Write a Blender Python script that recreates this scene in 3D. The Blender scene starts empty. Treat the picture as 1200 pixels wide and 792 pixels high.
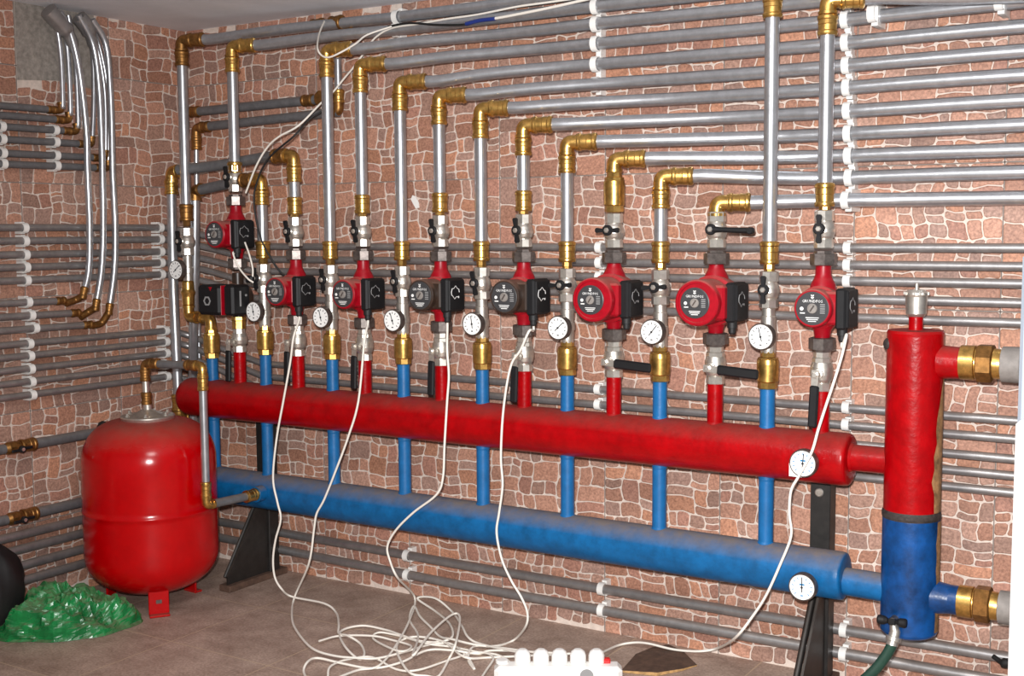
import bpy, math, random
from mathutils import Vector, Matrix
random.seed(7)
PI = math.pi
SC = bpy.context.scene
COL = SC.collection

# ------------------------------------------------------------------ camera
FPX = 1420.0
YAW, PIT, ROL = math.radians(32.10), math.radians(5.141), math.radians(-0.330)
CAM = Vector((3.344, -3.133, 1.2))
CEIL = 1.912
fw = Vector((-math.sin(YAW)*math.cos(PIT), math.cos(YAW)*math.cos(PIT), -math.sin(PIT)))
r0 = Vector((math.cos(YAW), math.sin(YAW), 0)); u0 = r0.cross(fw)
rt = r0*math.cos(ROL) + u0*math.sin(ROL); up = -r0*math.sin(ROL) + u0*math.cos(ROL)
def ray(px, py): return rt*((px-600)/FPX) - up*((py-396)/FPX) + fw
def P(px, py, d=.2):            # point on the plane a distance d in front of the back wall
    q = ray(px, py); return CAM + q*((-d-CAM.y)/q.y)
def G(px, py, z=0.0):           # point at height z
    q = ray(px, py); return CAM + q*((z-CAM.z)/q.z)
cd = bpy.data.cameras.new('camera'); cam = bpy.data.objects.new('camera', cd); COL.objects.link(cam)
cd.sensor_width = 36; cd.lens = FPX/1200*36; cd.clip_start = .05
M3 = Matrix((rt, up, -fw)).transposed()
cam.matrix_world = Matrix.Translation(CAM) @ M3.to_4x4()
SC.camera = cam

# ------------------------------------------------------------------ materials
def lin(c):
    return tuple((x/255/12.92 if x/255 <= .04045 else ((x/255+.055)/1.055)**2.4) for x in c)
MATS = {}
def mat(name, rgb, rough=.5, metal=0., var=.0, scale=30., bump=0., bscale=200., dust=None, dustamt=0., trans=0., coat=0., spec=None, rgb2=None, vscale=None):
    if name in MATS: return MATS[name]
    m = bpy.data.materials.new(name); m.use_nodes = True
    nt = m.node_tree; N = nt.nodes; Lk = nt.links
    b = N['Principled BSDF']
    c = lin(rgb)
    b.inputs['Base Color'].default_value = (*c, 1)
    b.inputs['Roughness'].default_value = rough; b.inputs['Metallic'].default_value = metal
    if trans: b.inputs['Transmission Weight'].default_value = trans
    if coat: b.inputs['Coat Weight'].default_value = coat; b.inputs['Coat Roughness'].default_value = .15
    if spec is not None: b.inputs['Specular IOR Level'].default_value = spec
    tc = N.new('ShaderNodeTexCoord'); out = None
    if var or rgb2:
        n = N.new('ShaderNodeTexNoise'); n.inputs['Scale'].default_value = scale; n.inputs['Detail'].default_value = 6; n.inputs['Roughness'].default_value = .65
        Lk.new(tc.outputs['Object'], n.inputs['Vector'])
        rp = N.new('ShaderNodeValToRGB'); Lk.new(n.outputs['Fac'], rp.inputs['Fac'])
        if rgb2:
            a, d2 = c, lin(rgb2)
        else:
            a = tuple(max(0, x*(1-var)) for x in c); d2 = tuple(min(1, x*(1+var)) for x in c)
        rp.color_ramp.elements[0].position = .36; rp.color_ramp.elements[0].color = (*a, 1)
        rp.color_ramp.elements[1].position = .66; rp.color_ramp.elements[1].color = (*d2, 1)
        out = rp.outputs['Color']
    if dust:
        g = N.new('ShaderNodeNewGeometry'); sx = N.new('ShaderNodeSeparateXYZ'); Lk.new(g.outputs['Normal'], sx.inputs[0])
        n2 = N.new('ShaderNodeTexNoise'); n2.inputs['Scale'].default_value = 28; n2.inputs['Detail'].default_value = 8; n2.inputs['Roughness'].default_value = .7
        Lk.new(tc.outputs['Object'], n2.inputs['Vector'])
        mr = N.new('ShaderNodeMapRange'); mr.inputs['From Min'].default_value = .35; mr.inputs['From Max'].default_value = .95
        Lk.new(sx.outputs['Z'], mr.inputs['Value'])
        mu = N.new('ShaderNodeMath'); mu.operation = 'MULTIPLY'; Lk.new(mr.outputs[0], mu.inputs[0]); Lk.new(n2.outputs['Fac'], mu.inputs[1])
        m3 = N.new('ShaderNodeMath'); m3.operation = 'MULTIPLY'; m3.inputs[1].default_value = dustamt*2; m3.use_clamp = True; Lk.new(mu.outputs[0], m3.inputs[0])
        mx = N.new('ShaderNodeMixRGB'); Lk.new(m3.outputs[0], mx.inputs['Fac'])
        if out: Lk.new(out, mx.inputs['Color1'])
        else: mx.inputs['Color1'].default_value = (*c, 1)
        mx.inputs['Color2'].default_value = (*lin(dust), 1); out = mx.outputs[0]
        r2 = N.new('ShaderNodeMapRange'); r2.inputs['To Min'].default_value = rough; r2.inputs['To Max'].default_value = .85
        Lk.new(m3.outputs[0], r2.inputs['Value']); Lk.new(r2.outputs[0], b.inputs['Roughness'])
    if out: Lk.new(out, b.inputs['Base Color'])
    if bump:
        n3 = N.new('ShaderNodeTexNoise'); n3.inputs['Scale'].default_value = bscale; n3.inputs['Detail'].default_value = 3
        Lk.new(tc.outputs['Object'], n3.inputs['Vector'])
        bp = N.new('ShaderNodeBump'); bp.inputs['Strength'].default_value = bump; bp.inputs['Distance'].default_value = .002
        Lk.new(n3.outputs['Fac'], bp.inputs['Height']); Lk.new(bp.outputs[0], b.inputs['Normal'])
    MATS[name] = m; return m
def stone_mat():
    m = bpy.data.materials.new('tile_stone'); m.use_nodes = True
    nt = m.node_tree; N = nt.nodes; Lk = nt.links; b = N['Principled BSDF']
    at = N.new('ShaderNodeVertexColor'); at.layer_name = 'Col'
    tc = N.new('ShaderNodeTexCoord')
    n = N.new('ShaderNodeTexNoise'); n.inputs['Scale'].default_value = 150; n.inputs['Detail'].default_value = 5; n.inputs['Roughness'].default_value = .7
    Lk.new(tc.outputs['Object'], n.inputs['Vector'])
    rp = N.new('ShaderNodeValToRGB'); rp.color_ramp.elements[0].position = .35; rp.color_ramp.elements[1].position = .68
    rp.color_ramp.elements[0].color = (.62, .58, .56, 1); rp.color_ramp.elements[1].color = (1.3, 1.3, 1.3, 1)
    Lk.new(n.outputs['Fac'], rp.inputs['Fac'])
    mx = N.new('ShaderNodeMixRGB'); mx.blend_type = 'MULTIPLY'; mx.inputs['Fac'].default_value = 1
    Lk.new(at.outputs['Color'], mx.inputs['Color1']); Lk.new(rp.outputs['Color'], mx.inputs['Color2'])
    Lk.new(mx.outputs[0], b.inputs['Base Color']); b.inputs['Roughness'].default_value = .55
    bp = N.new('ShaderNodeBump'); bp.inputs['Strength'].default_value = .25; bp.inputs['Distance'].default_value = .002
    Lk.new(n.outputs['Fac'], bp.inputs['Height']); Lk.new(bp.outputs[0], b.inputs['Normal'])
    return m
M_STONE = stone_mat()
M_GROUT = mat('tile_mortar', (216, 200, 188), .8, var=.12, scale=60)
M_JOINT = mat('tile_joint', (124, 114, 108), .85)
M_CONC = mat('bare_concrete', (150, 142, 134), .9, var=.25, scale=60, bump=.5, bscale=120)
M_CEIL = mat('ceiling_plaster', (232, 236, 242), .9, var=.04, scale=8)
M_PIPE = mat('grey_pipe', (190, 192, 196), .31, .84, var=.10, scale=40)
M_DPIPE = mat('dull_grey_pipe', (112, 112, 114), .5, .35, var=.16, scale=40, dust=(150, 135, 122), dustamt=.35)
M_FPIPE = mat('dusty_grey_pipe', (160, 158, 158), .36, .72, var=.14, scale=30, dust=(170, 150, 135), dustamt=.5)
M_BRASS = mat('brass', (206, 164, 92), .3, .95, var=.28, scale=60)
M_OBRASS = mat('dull_brass', (150, 108, 60), .42, .85, var=.35, scale=50)
M_NICK = mat('nickel', (216, 211, 202), .36, .88, var=.14, scale=60)
M_STEEL = mat('dark_steel_nut', (116, 108, 104), .4, .8, var=.3, scale=70)
M_RED = mat('red_paint', (152, 0, 6), .3, var=.2, scale=24, bump=.4, bscale=90, dust=(120, 62, 54), dustamt=.55, spec=.25)
M_REDT = mat('red_tank_paint', (178, 0, 5), .2, var=.08, scale=20, bump=.10, bscale=60, dust=(132, 84, 70), dustamt=.55, spec=.35)
M_BLUE = mat('blue_paint', (10, 86, 138), .4, var=.24, scale=24, bump=.35, bscale=90, dust=(112, 104, 102), dustamt=.85, spec=.35)
M_BLUES = mat('blue_stub_paint', (16, 94, 150), .4, var=.14, scale=30, bump=.2, bscale=90)
M_DBLUE = mat('deep_blue_paint', (8, 62, 118), .34, var=.5, scale=14, bump=.45, bscale=70, spec=.4)
M_RUST = mat('rusty_bare_steel', (148, 110, 72), .75, var=.5, scale=40, bump=.6, bscale=80)
M_SOOT = mat('sooty_weld', (52, 44, 42), .7, var=.5, scale=60, bump=.6, bscale=90)
M_PRED = mat('pump_red', (152, 4, 24), .38, var=.14, scale=50, dust=(165, 112, 100), dustamt=.75, spec=.35)
M_PBRN = mat('pump_brown_black', (52, 38, 30), .35, var=.15, scale=50, dust=(140, 105, 90), dustamt=.5)
M_BLACK = mat('black_plastic', (22, 22, 24), .55, var=.12, scale=60, spec=.3)
M_BLACKR = mat('black_rubber', (20, 20, 21), .6)
M_LABEL = mat('dark_label', (58, 58, 60), .4, var=.1, scale=80)
M_WHITE = mat('white_plastic', (238, 236, 232), .4)
M_MARK = mat('white_print', (232, 232, 230), .6)
M_GREYM = mat('grey_print', (140, 140, 140), .6)
M_DIAL = mat('dial_face', (240, 240, 238), .35)
M_INK = mat('black_ink', (26, 26, 30), .6)
M_BINK = mat('blue_ink', (24, 120, 170), .6)
M_CORD = mat('white_cord', (232, 226, 216), .45)
M_BRK = mat('black_bracket_paint', (34, 31, 29), .5, var=.3, scale=40, dust=(120, 104, 92), dustamt=.35)
M_BAG = mat('green_plastic_film', (24, 128, 66), .26, var=.45, scale=14, trans=.15, bump=1., bscale=42, dust=(120, 116, 92), dustamt=.6)
M_HOSE = mat('dark_green_hose', (34, 62, 50), .4, var=.1, scale=40)
M_SWITCH = mat('red_switch', (200, 14, 20), .25, coat=.3)
M_CAB = mat('white_enamel', (244, 244, 244), .3)
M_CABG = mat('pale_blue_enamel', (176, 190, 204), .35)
M_BOARD = mat('brown_board', (86, 64, 52), .75, var=.3, scale=40, bump=.4, bscale=90)
M_TAN = mat('torn_tan_edge', (178, 140, 92), .85, var=.3, scale=80)
M_GREYF = mat('grey_plastic_fitting', (132, 126, 121), .6, var=.14, scale=50)
M_DGREY = mat('dark_grey_fitting', (84, 84, 84), .6, var=.14, scale=50)
M_BLUEC = mat('blue_tape', (28, 48, 120), .4)

# ------------------------------------------------------------------ mesh builder
def frame(d):
    d = Vector(d).normalized()
    a = Vector((0, 0, 1)) if abs(d.z) < .9 else Vector((1, 0, 0))
    x = a.cross(d).normalized(); y = d.cross(x)
    return x, y, d
def fillet(pts, r, n=6):
    pts = [Vector(p) for p in pts]; out = [pts[0]]
    for i in range(1, len(pts)-1):
        a, b, c = pts[i-1], pts[i], pts[i+1]
        u = (a-b); v = (c-b); lu, lv = u.length, v.length
        u /= lu; v /= lv
        ang = u.angle(v)
        if ang > PI-.02: out.append(b); continue
        t = min(r/math.tan(ang/2), lu*.49, lv*.49)
        p0 = b+u*t; p1 = b+v*t
        for k in range(n+1):
            s = k/n
            out.append(p0*(1-s)**2 + b*2*s*(1-s) + p1*s*s)
    out.append(pts[-1]); return out
def catmull(pts, n=6):
    pts = [Vector(p) for p in pts]; out = []
    q = [pts[0]*2-pts[1]] + pts + [pts[-1]*2-pts[-2]]
    for i in range(1, len(q)-2):
        for k in range(n):
            t = k/n
            out.append(.5*((2*q[i]) + (q[i+1]-q[i-1])*t + (2*q[i-1]-5*q[i]+4*q[i+1]-q[i+2])*t*t + (3*q[i]-q[i-1]-3*q[i+1]+q[i+2])*t**3))
    out.append(pts[-1]); return out
class MB:
    def __init__(s): s.v = []; s.f = []; s.m = []; s.sm = []; s.mi = 0
    def add(s, vs, fs, smooth=True):
        o = len(s.v); s.v += [Vector(p) for p in vs]
        for f in fs: s.f.append(tuple(i+o for i in f)); s.m.append(s.mi); s.sm.append(smooth)
        return s
    def tube(s, pts, r, seg=14, cap=True):
        pts = [Vector(p) for p in pts]; n = len(pts)
        rr = r if isinstance(r, (list, tuple)) else [r]*n
        t0 = (pts[1]-pts[0]).normalized(); x, y, _ = frame(t0); vs = []; fs = []
        for i, p in enumerate(pts):
            t = (pts[min(i+1, n-1)]-pts[max(i-1, 0)])
            t = t.normalized() if t.length > 1e-9 else t0
            q = t0.rotation_difference(t); x = q @ x; y = q @ y; t0 = t
            for k in range(seg):
                a = 2*PI*k/seg; vs.append(p + x*math.cos(a)*rr[i] + y*math.sin(a)*rr[i])
        for i in range(n-1):
            for k in range(seg):
                k2 = (k+1) % seg
                fs.append((i*seg+k, i*seg+k2, (i+1)*seg+k2, (i+1)*seg+k))
        s.add(vs, fs, True)
        if cap:
            s.add(vs[:seg], [tuple(range(seg))[::-1]], False); s.add(vs[-seg:], [tuple(range(seg))], False)
        return s
    def lathe(s, o, d, prof, seg=20, smooth=True, rot=0., cap=True, soft=False):
        o = Vector(o); x, y, z = frame(d); vs = []; fs = []
        if soft:                             # one continuous rounded surface
            for (t, r) in prof:
                for k in range(seg):
                    a = 2*PI*k/seg+rot; vs.append(o+z*t+x*r*math.cos(a)+y*r*math.sin(a))
            for i in range(len(prof)-1):
                for k in range(seg): fs.append((i*seg+k, i*seg+(k+1) % seg, (i+1)*seg+(k+1) % seg, (i+1)*seg+k))
            s.add(vs, fs, True); return s
        if not smooth:                       # hexagonal nuts and the like: flat sides
            for i in range(len(prof)-1): s._ring(o, x, y, z, prof[i], prof[i+1], seg, rot)
        else:
            # split sharp profile corners by doubling rings is not needed: bevel rings are in the profiles
            for i in range(len(prof)-1):
                (t0, ra), (t1, rb) = prof[i], prof[i+1]
                vv = []
                for (t, r) in ((t0, ra), (t1, rb)):
                    for k in range(seg):
                        a = 2*PI*k/seg+rot; vv.append(o+z*t+x*r*math.cos(a)+y*r*math.sin(a))
                s.add(vv, [(k, (k+1) % seg, seg+(k+1) % seg, seg+k) for k in range(seg)], True)
        if cap:
            for (t, r), fl in ((prof[0], True), (prof[-1], False)):
                if r > 1e-5:
                    vv = [o+z*t+x*r*math.cos(2*PI*k/seg+rot)+y*r*math.sin(2*PI*k/seg+rot) for k in range(seg)]
                    idx = tuple(range(seg)); s.add(vv, [idx[::-1] if fl else idx], False)
        return s
    def _ring(s, o, x, y, z, p0, p1, seg, rot):
        for k in range(seg):
            a, b = 2*PI*k/seg+rot, 2*PI*(k+1)/seg+rot
            s.add([o+z*p0[0]+x*p0[1]*math.cos(a)+y*p0[1]*math.sin(a), o+z*p0[0]+x*p0[1]*math.cos(b)+y*p0[1]*math.sin(b),
                   o+z*p1[0]+x*p1[1]*math.cos(b)+y*p1[1]*math.sin(b), o+z*p1[0]+x*p1[1]*math.cos(a)+y*p1[1]*math.sin(a)], [(0, 1, 2, 3)], False)
    def box(s, c, size, bev=.0, axes=None):
        c = Vector(c); hx, hy, hz = [q/2 for q in size]
        A = axes or (Vector((1, 0, 0)), Vector((0, 1, 0)), Vector((0, 0, 1)))
        b = min(bev, hx*.9, hy*.9, hz*.9)
        vs = []; idx = {}
        for sx in (-1, 1):
            for sy in (-1, 1):
                for sz in (-1, 1):
                    for ax in range(3):
                        h = [hx-b, hy-b, hz-b]; h[ax] += b
                        idx[(sx, sy, sz, ax)] = len(vs)
                        vs.append(c+A[0]*sx*h[0]+A[1]*sy*h[1]+A[2]*sz*h[2])
        fs = []
        g = lambda *k: idx[k]
        for sg in (-1, 1):
            f = [g(sg, -1, -1, 0), g(sg, 1, -1, 0), g(sg, 1, 1, 0), g(sg, -1, 1, 0)]; fs.append(f if sg > 0 else f[::-1])
            f = [g(-1, sg, -1, 1), g(-1, sg, 1, 1), g(1, sg, 1, 1), g(1, sg, -1, 1)]; fs.append(f if sg > 0 else f[::-1])
            f = [g(-1, -1, sg, 2), g(1, -1, sg, 2), g(1, 1, sg, 2), g(-1, 1, sg, 2)]; fs.append(f if sg > 0 else f[::-1])
        if b > 0:
            for a1 in (-1, 1):
                for a2 in (-1, 1):
                    f = [g(a1, a2, -1, 0), g(a1, a2, -1, 1), g(a1, a2, 1, 1), g(a1, a2, 1, 0)]; fs.append(f if a1*a2 > 0 else f[::-1])
                    f = [g(a1, -1, a2, 0), g(a1, 1, a2, 0), g(a1, 1, a2, 2), g(a1, -1, a2, 2)]; fs.append(f if a1*a2 > 0 else f[::-1])
                    f = [g(-1, a1, a2, 1), g(-1, a1, a2, 2), g(1, a1, a2, 2), g(1, a1, a2, 1)]; fs.append(f if a1*a2 > 0 else f[::-1])
            for sx in (-1, 1):
                for sy in (-1, 1):
                    for sz in (-1, 1):
                        f = [g(sx, sy, sz, 0), g(sx, sy, sz, 1), g(sx, sy, sz, 2)]; fs.append(f if sx*sy*sz > 0 else f[::-1])
        return s.add(vs, [tuple(f) for f in fs], False)
    def prism(s, poly, axis, t0, t1):
        # poly: list of Vector on one plane; extruded along axis from t0 to t1
        a = Vector(axis).normalized(); n = len(poly); vs = [Vector(p)+a*t0 for p in poly]+[Vector(p)+a*t1 for p in poly]
        nrm = Vector((0, 0, 0))
        for i in range(n): nrm += Vector(poly[i]).cross(Vector(poly[(i+1) % n]))
        fl = nrm.dot(a) < 0
        fs = [tuple(range(n))[::-1], tuple(range(n, 2*n))]+[(i, (i+1) % n, n+(i+1) % n, n+i) for i in range(n)]
        if fl: fs = [f[::-1] for f in fs]
        return s.add(vs, fs, False)
    def build(s, name, mt, parent=None, label=None):
        mats = mt if isinstance(mt, list) else [mt]
        base = Vector((0, 0, 0))
        if parent is not None: base = parent.matrix_world.translation if False else Vector(parent.get('_b', (0, 0, 0)))
        me = bpy.data.meshes.new(name)
        me.from_pydata([tuple(v-base) for v in s.v], [], s.f)
        for m in mats: me.materials.append(m)
        me.polygons.foreach_set('material_index', s.m); me.polygons.foreach_set('use_smooth', s.sm); me.update()
        o = bpy.data.objects.new(name, me); COL.objects.link(o)
        if parent is not None: o.parent = parent; o['_b'] = tuple(base)
        if label: o['label'] = label
        return o
def thing(name, label, cat, loc, group=None):
    o = bpy.data.objects.new(name, None); COL.objects.link(o); o.empty_display_size = .02
    o.location = loc; o['_b'] = tuple(loc); o['label'] = label; o['category'] = cat
    if group: o['group'] = group
    return o
def tag(o, label, cat, group=None, kind=None):
    o['label'] = label; o['category'] = cat
    if group: o['group'] = group
    if kind: o['kind'] = kind
    return o
def copy_thing(root, loc, label, group=None):
    r = root.copy(); COL.objects.link(r); r.location = loc; r['label'] = label; r['_b'] = tuple(loc)
    if group: r['group'] = group
    for ch in [o for o in root.children]:
        c = ch.copy(); COL.objects.link(c); c.parent = r
        for g in ch.children:
            d = g.copy(); COL.objects.link(d); d.parent = c
    return r
ORD = ['zeroth', 'first', 'second', 'third', 'fourth', 'fifth', 'sixth', 'seventh', 'eighth', 'ninth', 'tenth', 'eleventh', 'twelfth']
V = Vector
def W(x, d, z): return Vector((x, -d, z))

# ------------------------------------------------------------------ room
def stones(mb, conv, u0, u1, v0, v1, uoff, voff, T, cols, rnd, skip=None):
    designs = []
    for k in range(4):
        rr = random.Random(100+k+rnd); rects = []
        def split(x, y, w, h, rr=rr, rects=rects):
            thr = rr.choice([.0014, .0022, .0034, .0046, .0060])
            if (w*h > thr and (w > .042 or h > .04)) or w > .112 or h > .085:
                s_ = rr.uniform(.36, .64)
                if w > h*rr.uniform(.95, 1.6): split(x, y, w*s_, h); split(x+w*s_, y, w*(1-s_), h)
                else: split(x, y, w, h*s_); split(x, y+h*s_, w, h*(1-s_))
            else: rects.append((x, y, w, h))
        split(0, 0, T, T); designs.append(rects)
    def warp(u, v, k):
        e = min(u, T-u, v, T-v); a = max(0, min(1, e/.03))
        return (u+a*(.0052*math.sin(v*44+k*1.7)+.0020*math.sin(v*121+u*40+k)), v+a*(.0042*math.sin(u*40+k*2.3)+.0018*math.sin(u*110+v*33+k)))
    i0, i1 = math.floor((u0-uoff)/T), math.ceil((u1-uoff)/T)
    j0, j1 = math.floor((v0-voff)/T), math.ceil((v1-voff)/T)
    rc = random.Random(5+rnd)
    colors = []
    for i in range(i0, i1):
        for j in range(j0, j1):
            k = (i*2+j*3+(i*j) % 2) % 4
            for (x, y, w, h) in designs[k]:
                g = .0017; x0, y0, x1, y1 = x+g, y+g, x+w-g, y+h-g
                c = min(.0045, (x1-x0)*.22, (y1-y0)*.22)
                pl = [(x0+c, y0), ((x0+x1)/2, y0), (x1-c, y0), (x1, y0+c), (x1, (y0+y1)/2), (x1, y1-c), (x1-c, y1), ((x0+x1)/2, y1), (x0+c, y1), (x0, y1-c), (x0, (y0+y1)/2), (x0, y0+c)]
                pl = [(warp(a, b, k)) for a, b in pl]
                pl = [(uoff+i*T+a, voff+j*T+b) for a, b in pl]
                cu = sum(p[0] for p in pl)/12; cv = sum(p[1] for p in pl)/12
                if cu < u0 or cu > u1 or cv < v0 or cv > v1: continue
                if skip and skip(cu, cv): continue
                pl = [(min(max(a, u0), u1), min(max(b, v0), v1)) for a, b in pl]
                top = [(cu+(a-cu)*(1-.0022/max(.012, w/2)), cv+(b-cv)*(1-.0022/max(.012, h/2))) for a, b in pl]
                o = len(mb.v); n = 12
                mb.mi = 0
                mb.add([conv(a, b, .0002) for a, b in pl]+[conv(a, b, .0018) for a, b in top], [tuple(range(n, 2*n))]+[(q, (q+1) % n, n+(q+1) % n, n+q) for q in range(n)], False)
                cc = rc.choice(cols); f = rc.uniform(.74, 1.05)
                colors.append(tuple(x_*f for x_ in lin(cc)))
    return colors
COLS = [(186, 138, 116), (194, 146, 124), (178, 130, 108), (190, 150, 132), (172, 136, 120), (196, 142, 114), (174, 140, 126), (182, 134, 116)]
def wall(name, conv, u0, u1, us0, us1, uoff, voff, rnd, flip, skip=None, patch=None):
    T = .362; mb = MB()
    cl = stones(mb, conv, us0, us1, 0, CEIL, uoff, voff, T, COLS, rnd, skip)
    nst = len(cl); mb.mi = 1
    vs = [conv(a, b, c) for c in (0, -.12) for a, b in ((u0, 0), (u1, 0), (u1, CEIL), (u0, CEIL))]
    mb.add(vs, [(0, 1, 2, 3), (7, 6, 5, 4), (0, 4, 5, 1), (1, 5, 6, 2), (2, 6, 7, 3), (3, 7, 4, 0)], False)
    mb.mi = 2
    def strip(a0, a1, b0, b1): mb.add([conv(a0, b0, .0005), conv(a1, b0, .0005), conv(a1, b1, .0005), conv(a0, b1, .0005)], [(0, 1, 2, 3)], False)
    k = math.ceil((us0-uoff)/T)
    while uoff+k*T < us1: strip(uoff+k*T-.0014, uoff+k*T+.0014, 0, CEIL); k += 1
    k = math.ceil((0-voff)/T)
    while voff+k*T < CEIL: strip(us0, us1, voff+k*T-.0014, voff+k*T+.0014); k += 1
    if patch:
        mb.mi = 3; a0, a1, b0, b1 = patch
        pl = [(a0, b0), ((a0+a1)/2, b0+.012), (a1, b0-.004), (a1, b1), (a0, b1)]
        mb.add([conv(a, b, .0022) for a, b in pl], [(0, 1, 2, 3, 4)], False)
    if flip: mb.f = [f[::-1] for f in mb.f]
    o = mb.build(name, [M_STONE, M_GROUT, M_JOINT, M_CONC]); o['kind'] = 'structure'
    ca = o.data.color_attributes.new('Col', 'FLOAT_COLOR', 'CORNER'); buf = []
    per = 13
    fi = 0
    for p in o.data.polygons:
        c = cl[fi//per] if fi < nst*per else (.5, .5, .5)
        buf += [*c, 1]*p.loop_total; fi += 1
    ca.data.foreach_set('color', buf)
    return o
XR = 3.62; YF = -3.6
wall('wall_back', lambda u, v, h: V((u, -h, v)), -.12, XR, 0, 3.3, 1.70-.362*5, 1.354-.362*4, 0, False)
wall('wall_left', lambda u, v, h: V((h, u, v)), YF, 0, -1.7, 0, -.702, 1.354-.362*4, 3, False,
     skip=lambda u, v: (-.70 < u < -.40 and v > 1.675), patch=(-.70, -.40, 1.672, CEIL))
def floor_obj():
    m = bpy.data.materials.new('floor_tile'); m.use_nodes = True
    nt = m.node_tree; N = nt.nodes; Lk = nt.links; b = N['Principled BSDF']
    tc = N.new('ShaderNodeTexCoord'); sp = N.new('ShaderNodeSeparateXYZ'); Lk.new(tc.outputs['Object'], sp.inputs[0])
    def cell(out, off, T):
        a = N.new('ShaderNodeMath'); a.operation = 'SUBTRACT'; Lk.new(out, a.inputs[0]); a.inputs[1].default_value = off-T*20
        f = N.new('ShaderNodeMath'); f.operation = 'MODULO'; Lk.new(a.outputs[0], f.inputs[0]); f.inputs[1].default_value = T
        c = N.new('ShaderNodeMath'); c.operation = 'LESS_THAN'; Lk.new(f.outputs[0], c.inputs[0]); c.inputs[1].default_value = .0042
        return c.outputs[0]
    gx = cell(sp.outputs['X'], .648, .385); gy = cell(sp.outputs['Y'], -.365, .37)
    mxm = N.new('ShaderNodeMath'); mxm.operation = 'MAXIMUM'; Lk.new(gx, mxm.inputs[0]); Lk.new(gy, mxm.inputs[1])
    n = N.new('ShaderNodeTexNoise'); n.inputs['Scale'].default_value = 9; n.inputs['Detail'].default_value = 9; n.inputs['Roughness'].default_value = .72
    Lk.new(tc.outputs['Object'], n.inputs['Vector'])
    rp = N.new('ShaderNodeValToRGB'); Lk.new(n.outputs['Fac'], rp.inputs['Fac'])
    e = rp.color_ramp.elements; e[0].position = .32; e[0].color = (*lin((140, 117, 104)), 1); e[1].position = .7; e[1].color = (*lin((188, 165, 151)), 1)
    n2 = N.new('ShaderNodeTexNoise'); n2.inputs['Scale'].default_value = 140; n2.inputs['Detail'].default_value = 3; Lk.new(tc.outputs['Object'], n2.inputs['Vector'])
    r2 = N.new('ShaderNodeValToRGB'); r2.color_ramp.elements[0].position = .3; r2.color_ramp.elements[0].color = (.72, .7, .68, 1); r2.color_ramp.elements[1].position = .7; r2.color_ramp.elements[1].color = (1.2, 1.2, 1.2, 1)
    Lk.new(n2.outputs['Fac'], r2.inputs['Fac'])
    ml = N.new('ShaderNodeMixRGB'); ml.blend_type = 'MULTIPLY'; ml.inputs['Fac'].default_value = 1; Lk.new(rp.outputs[0], ml.inputs['Color1']); Lk.new(r2.outputs[0], ml.inputs['Color2'])
    mg = N.new('ShaderNodeMixRGB'); Lk.new(mxm.outputs[0], mg.inputs['Fac']); Lk.new(ml.outputs[0], mg.inputs['Color1']); mg.inputs['Color2'].default_value = (*lin((186, 162, 138)), 1)
    Lk.new(mg.outputs[0], b.inputs['Base Color']); b.inputs['Roughness'].default_value = .6
    bp = N.new('ShaderNodeBump'); bp.inputs['Strength'].default_value = .3; bp.inputs['Distance'].default_value = .003; Lk.new(n2.outputs['Fac'], bp.inputs['Height']); Lk.new(bp.outputs[0], b.inputs['Normal'])
    o = MB().box(((XR-.12)/2, YF/2+.06, -.05), (XR+.12, -YF+.12, .1)).build('floor', m); o['kind'] = 'structure'
floor_obj()
o = MB().box(((XR-.12)/2, YF/2+.06, CEIL+.05), (XR+.12, -YF+.12, .1)).build('ceiling', M_CEIL); o['kind'] = 'structure'

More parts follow.
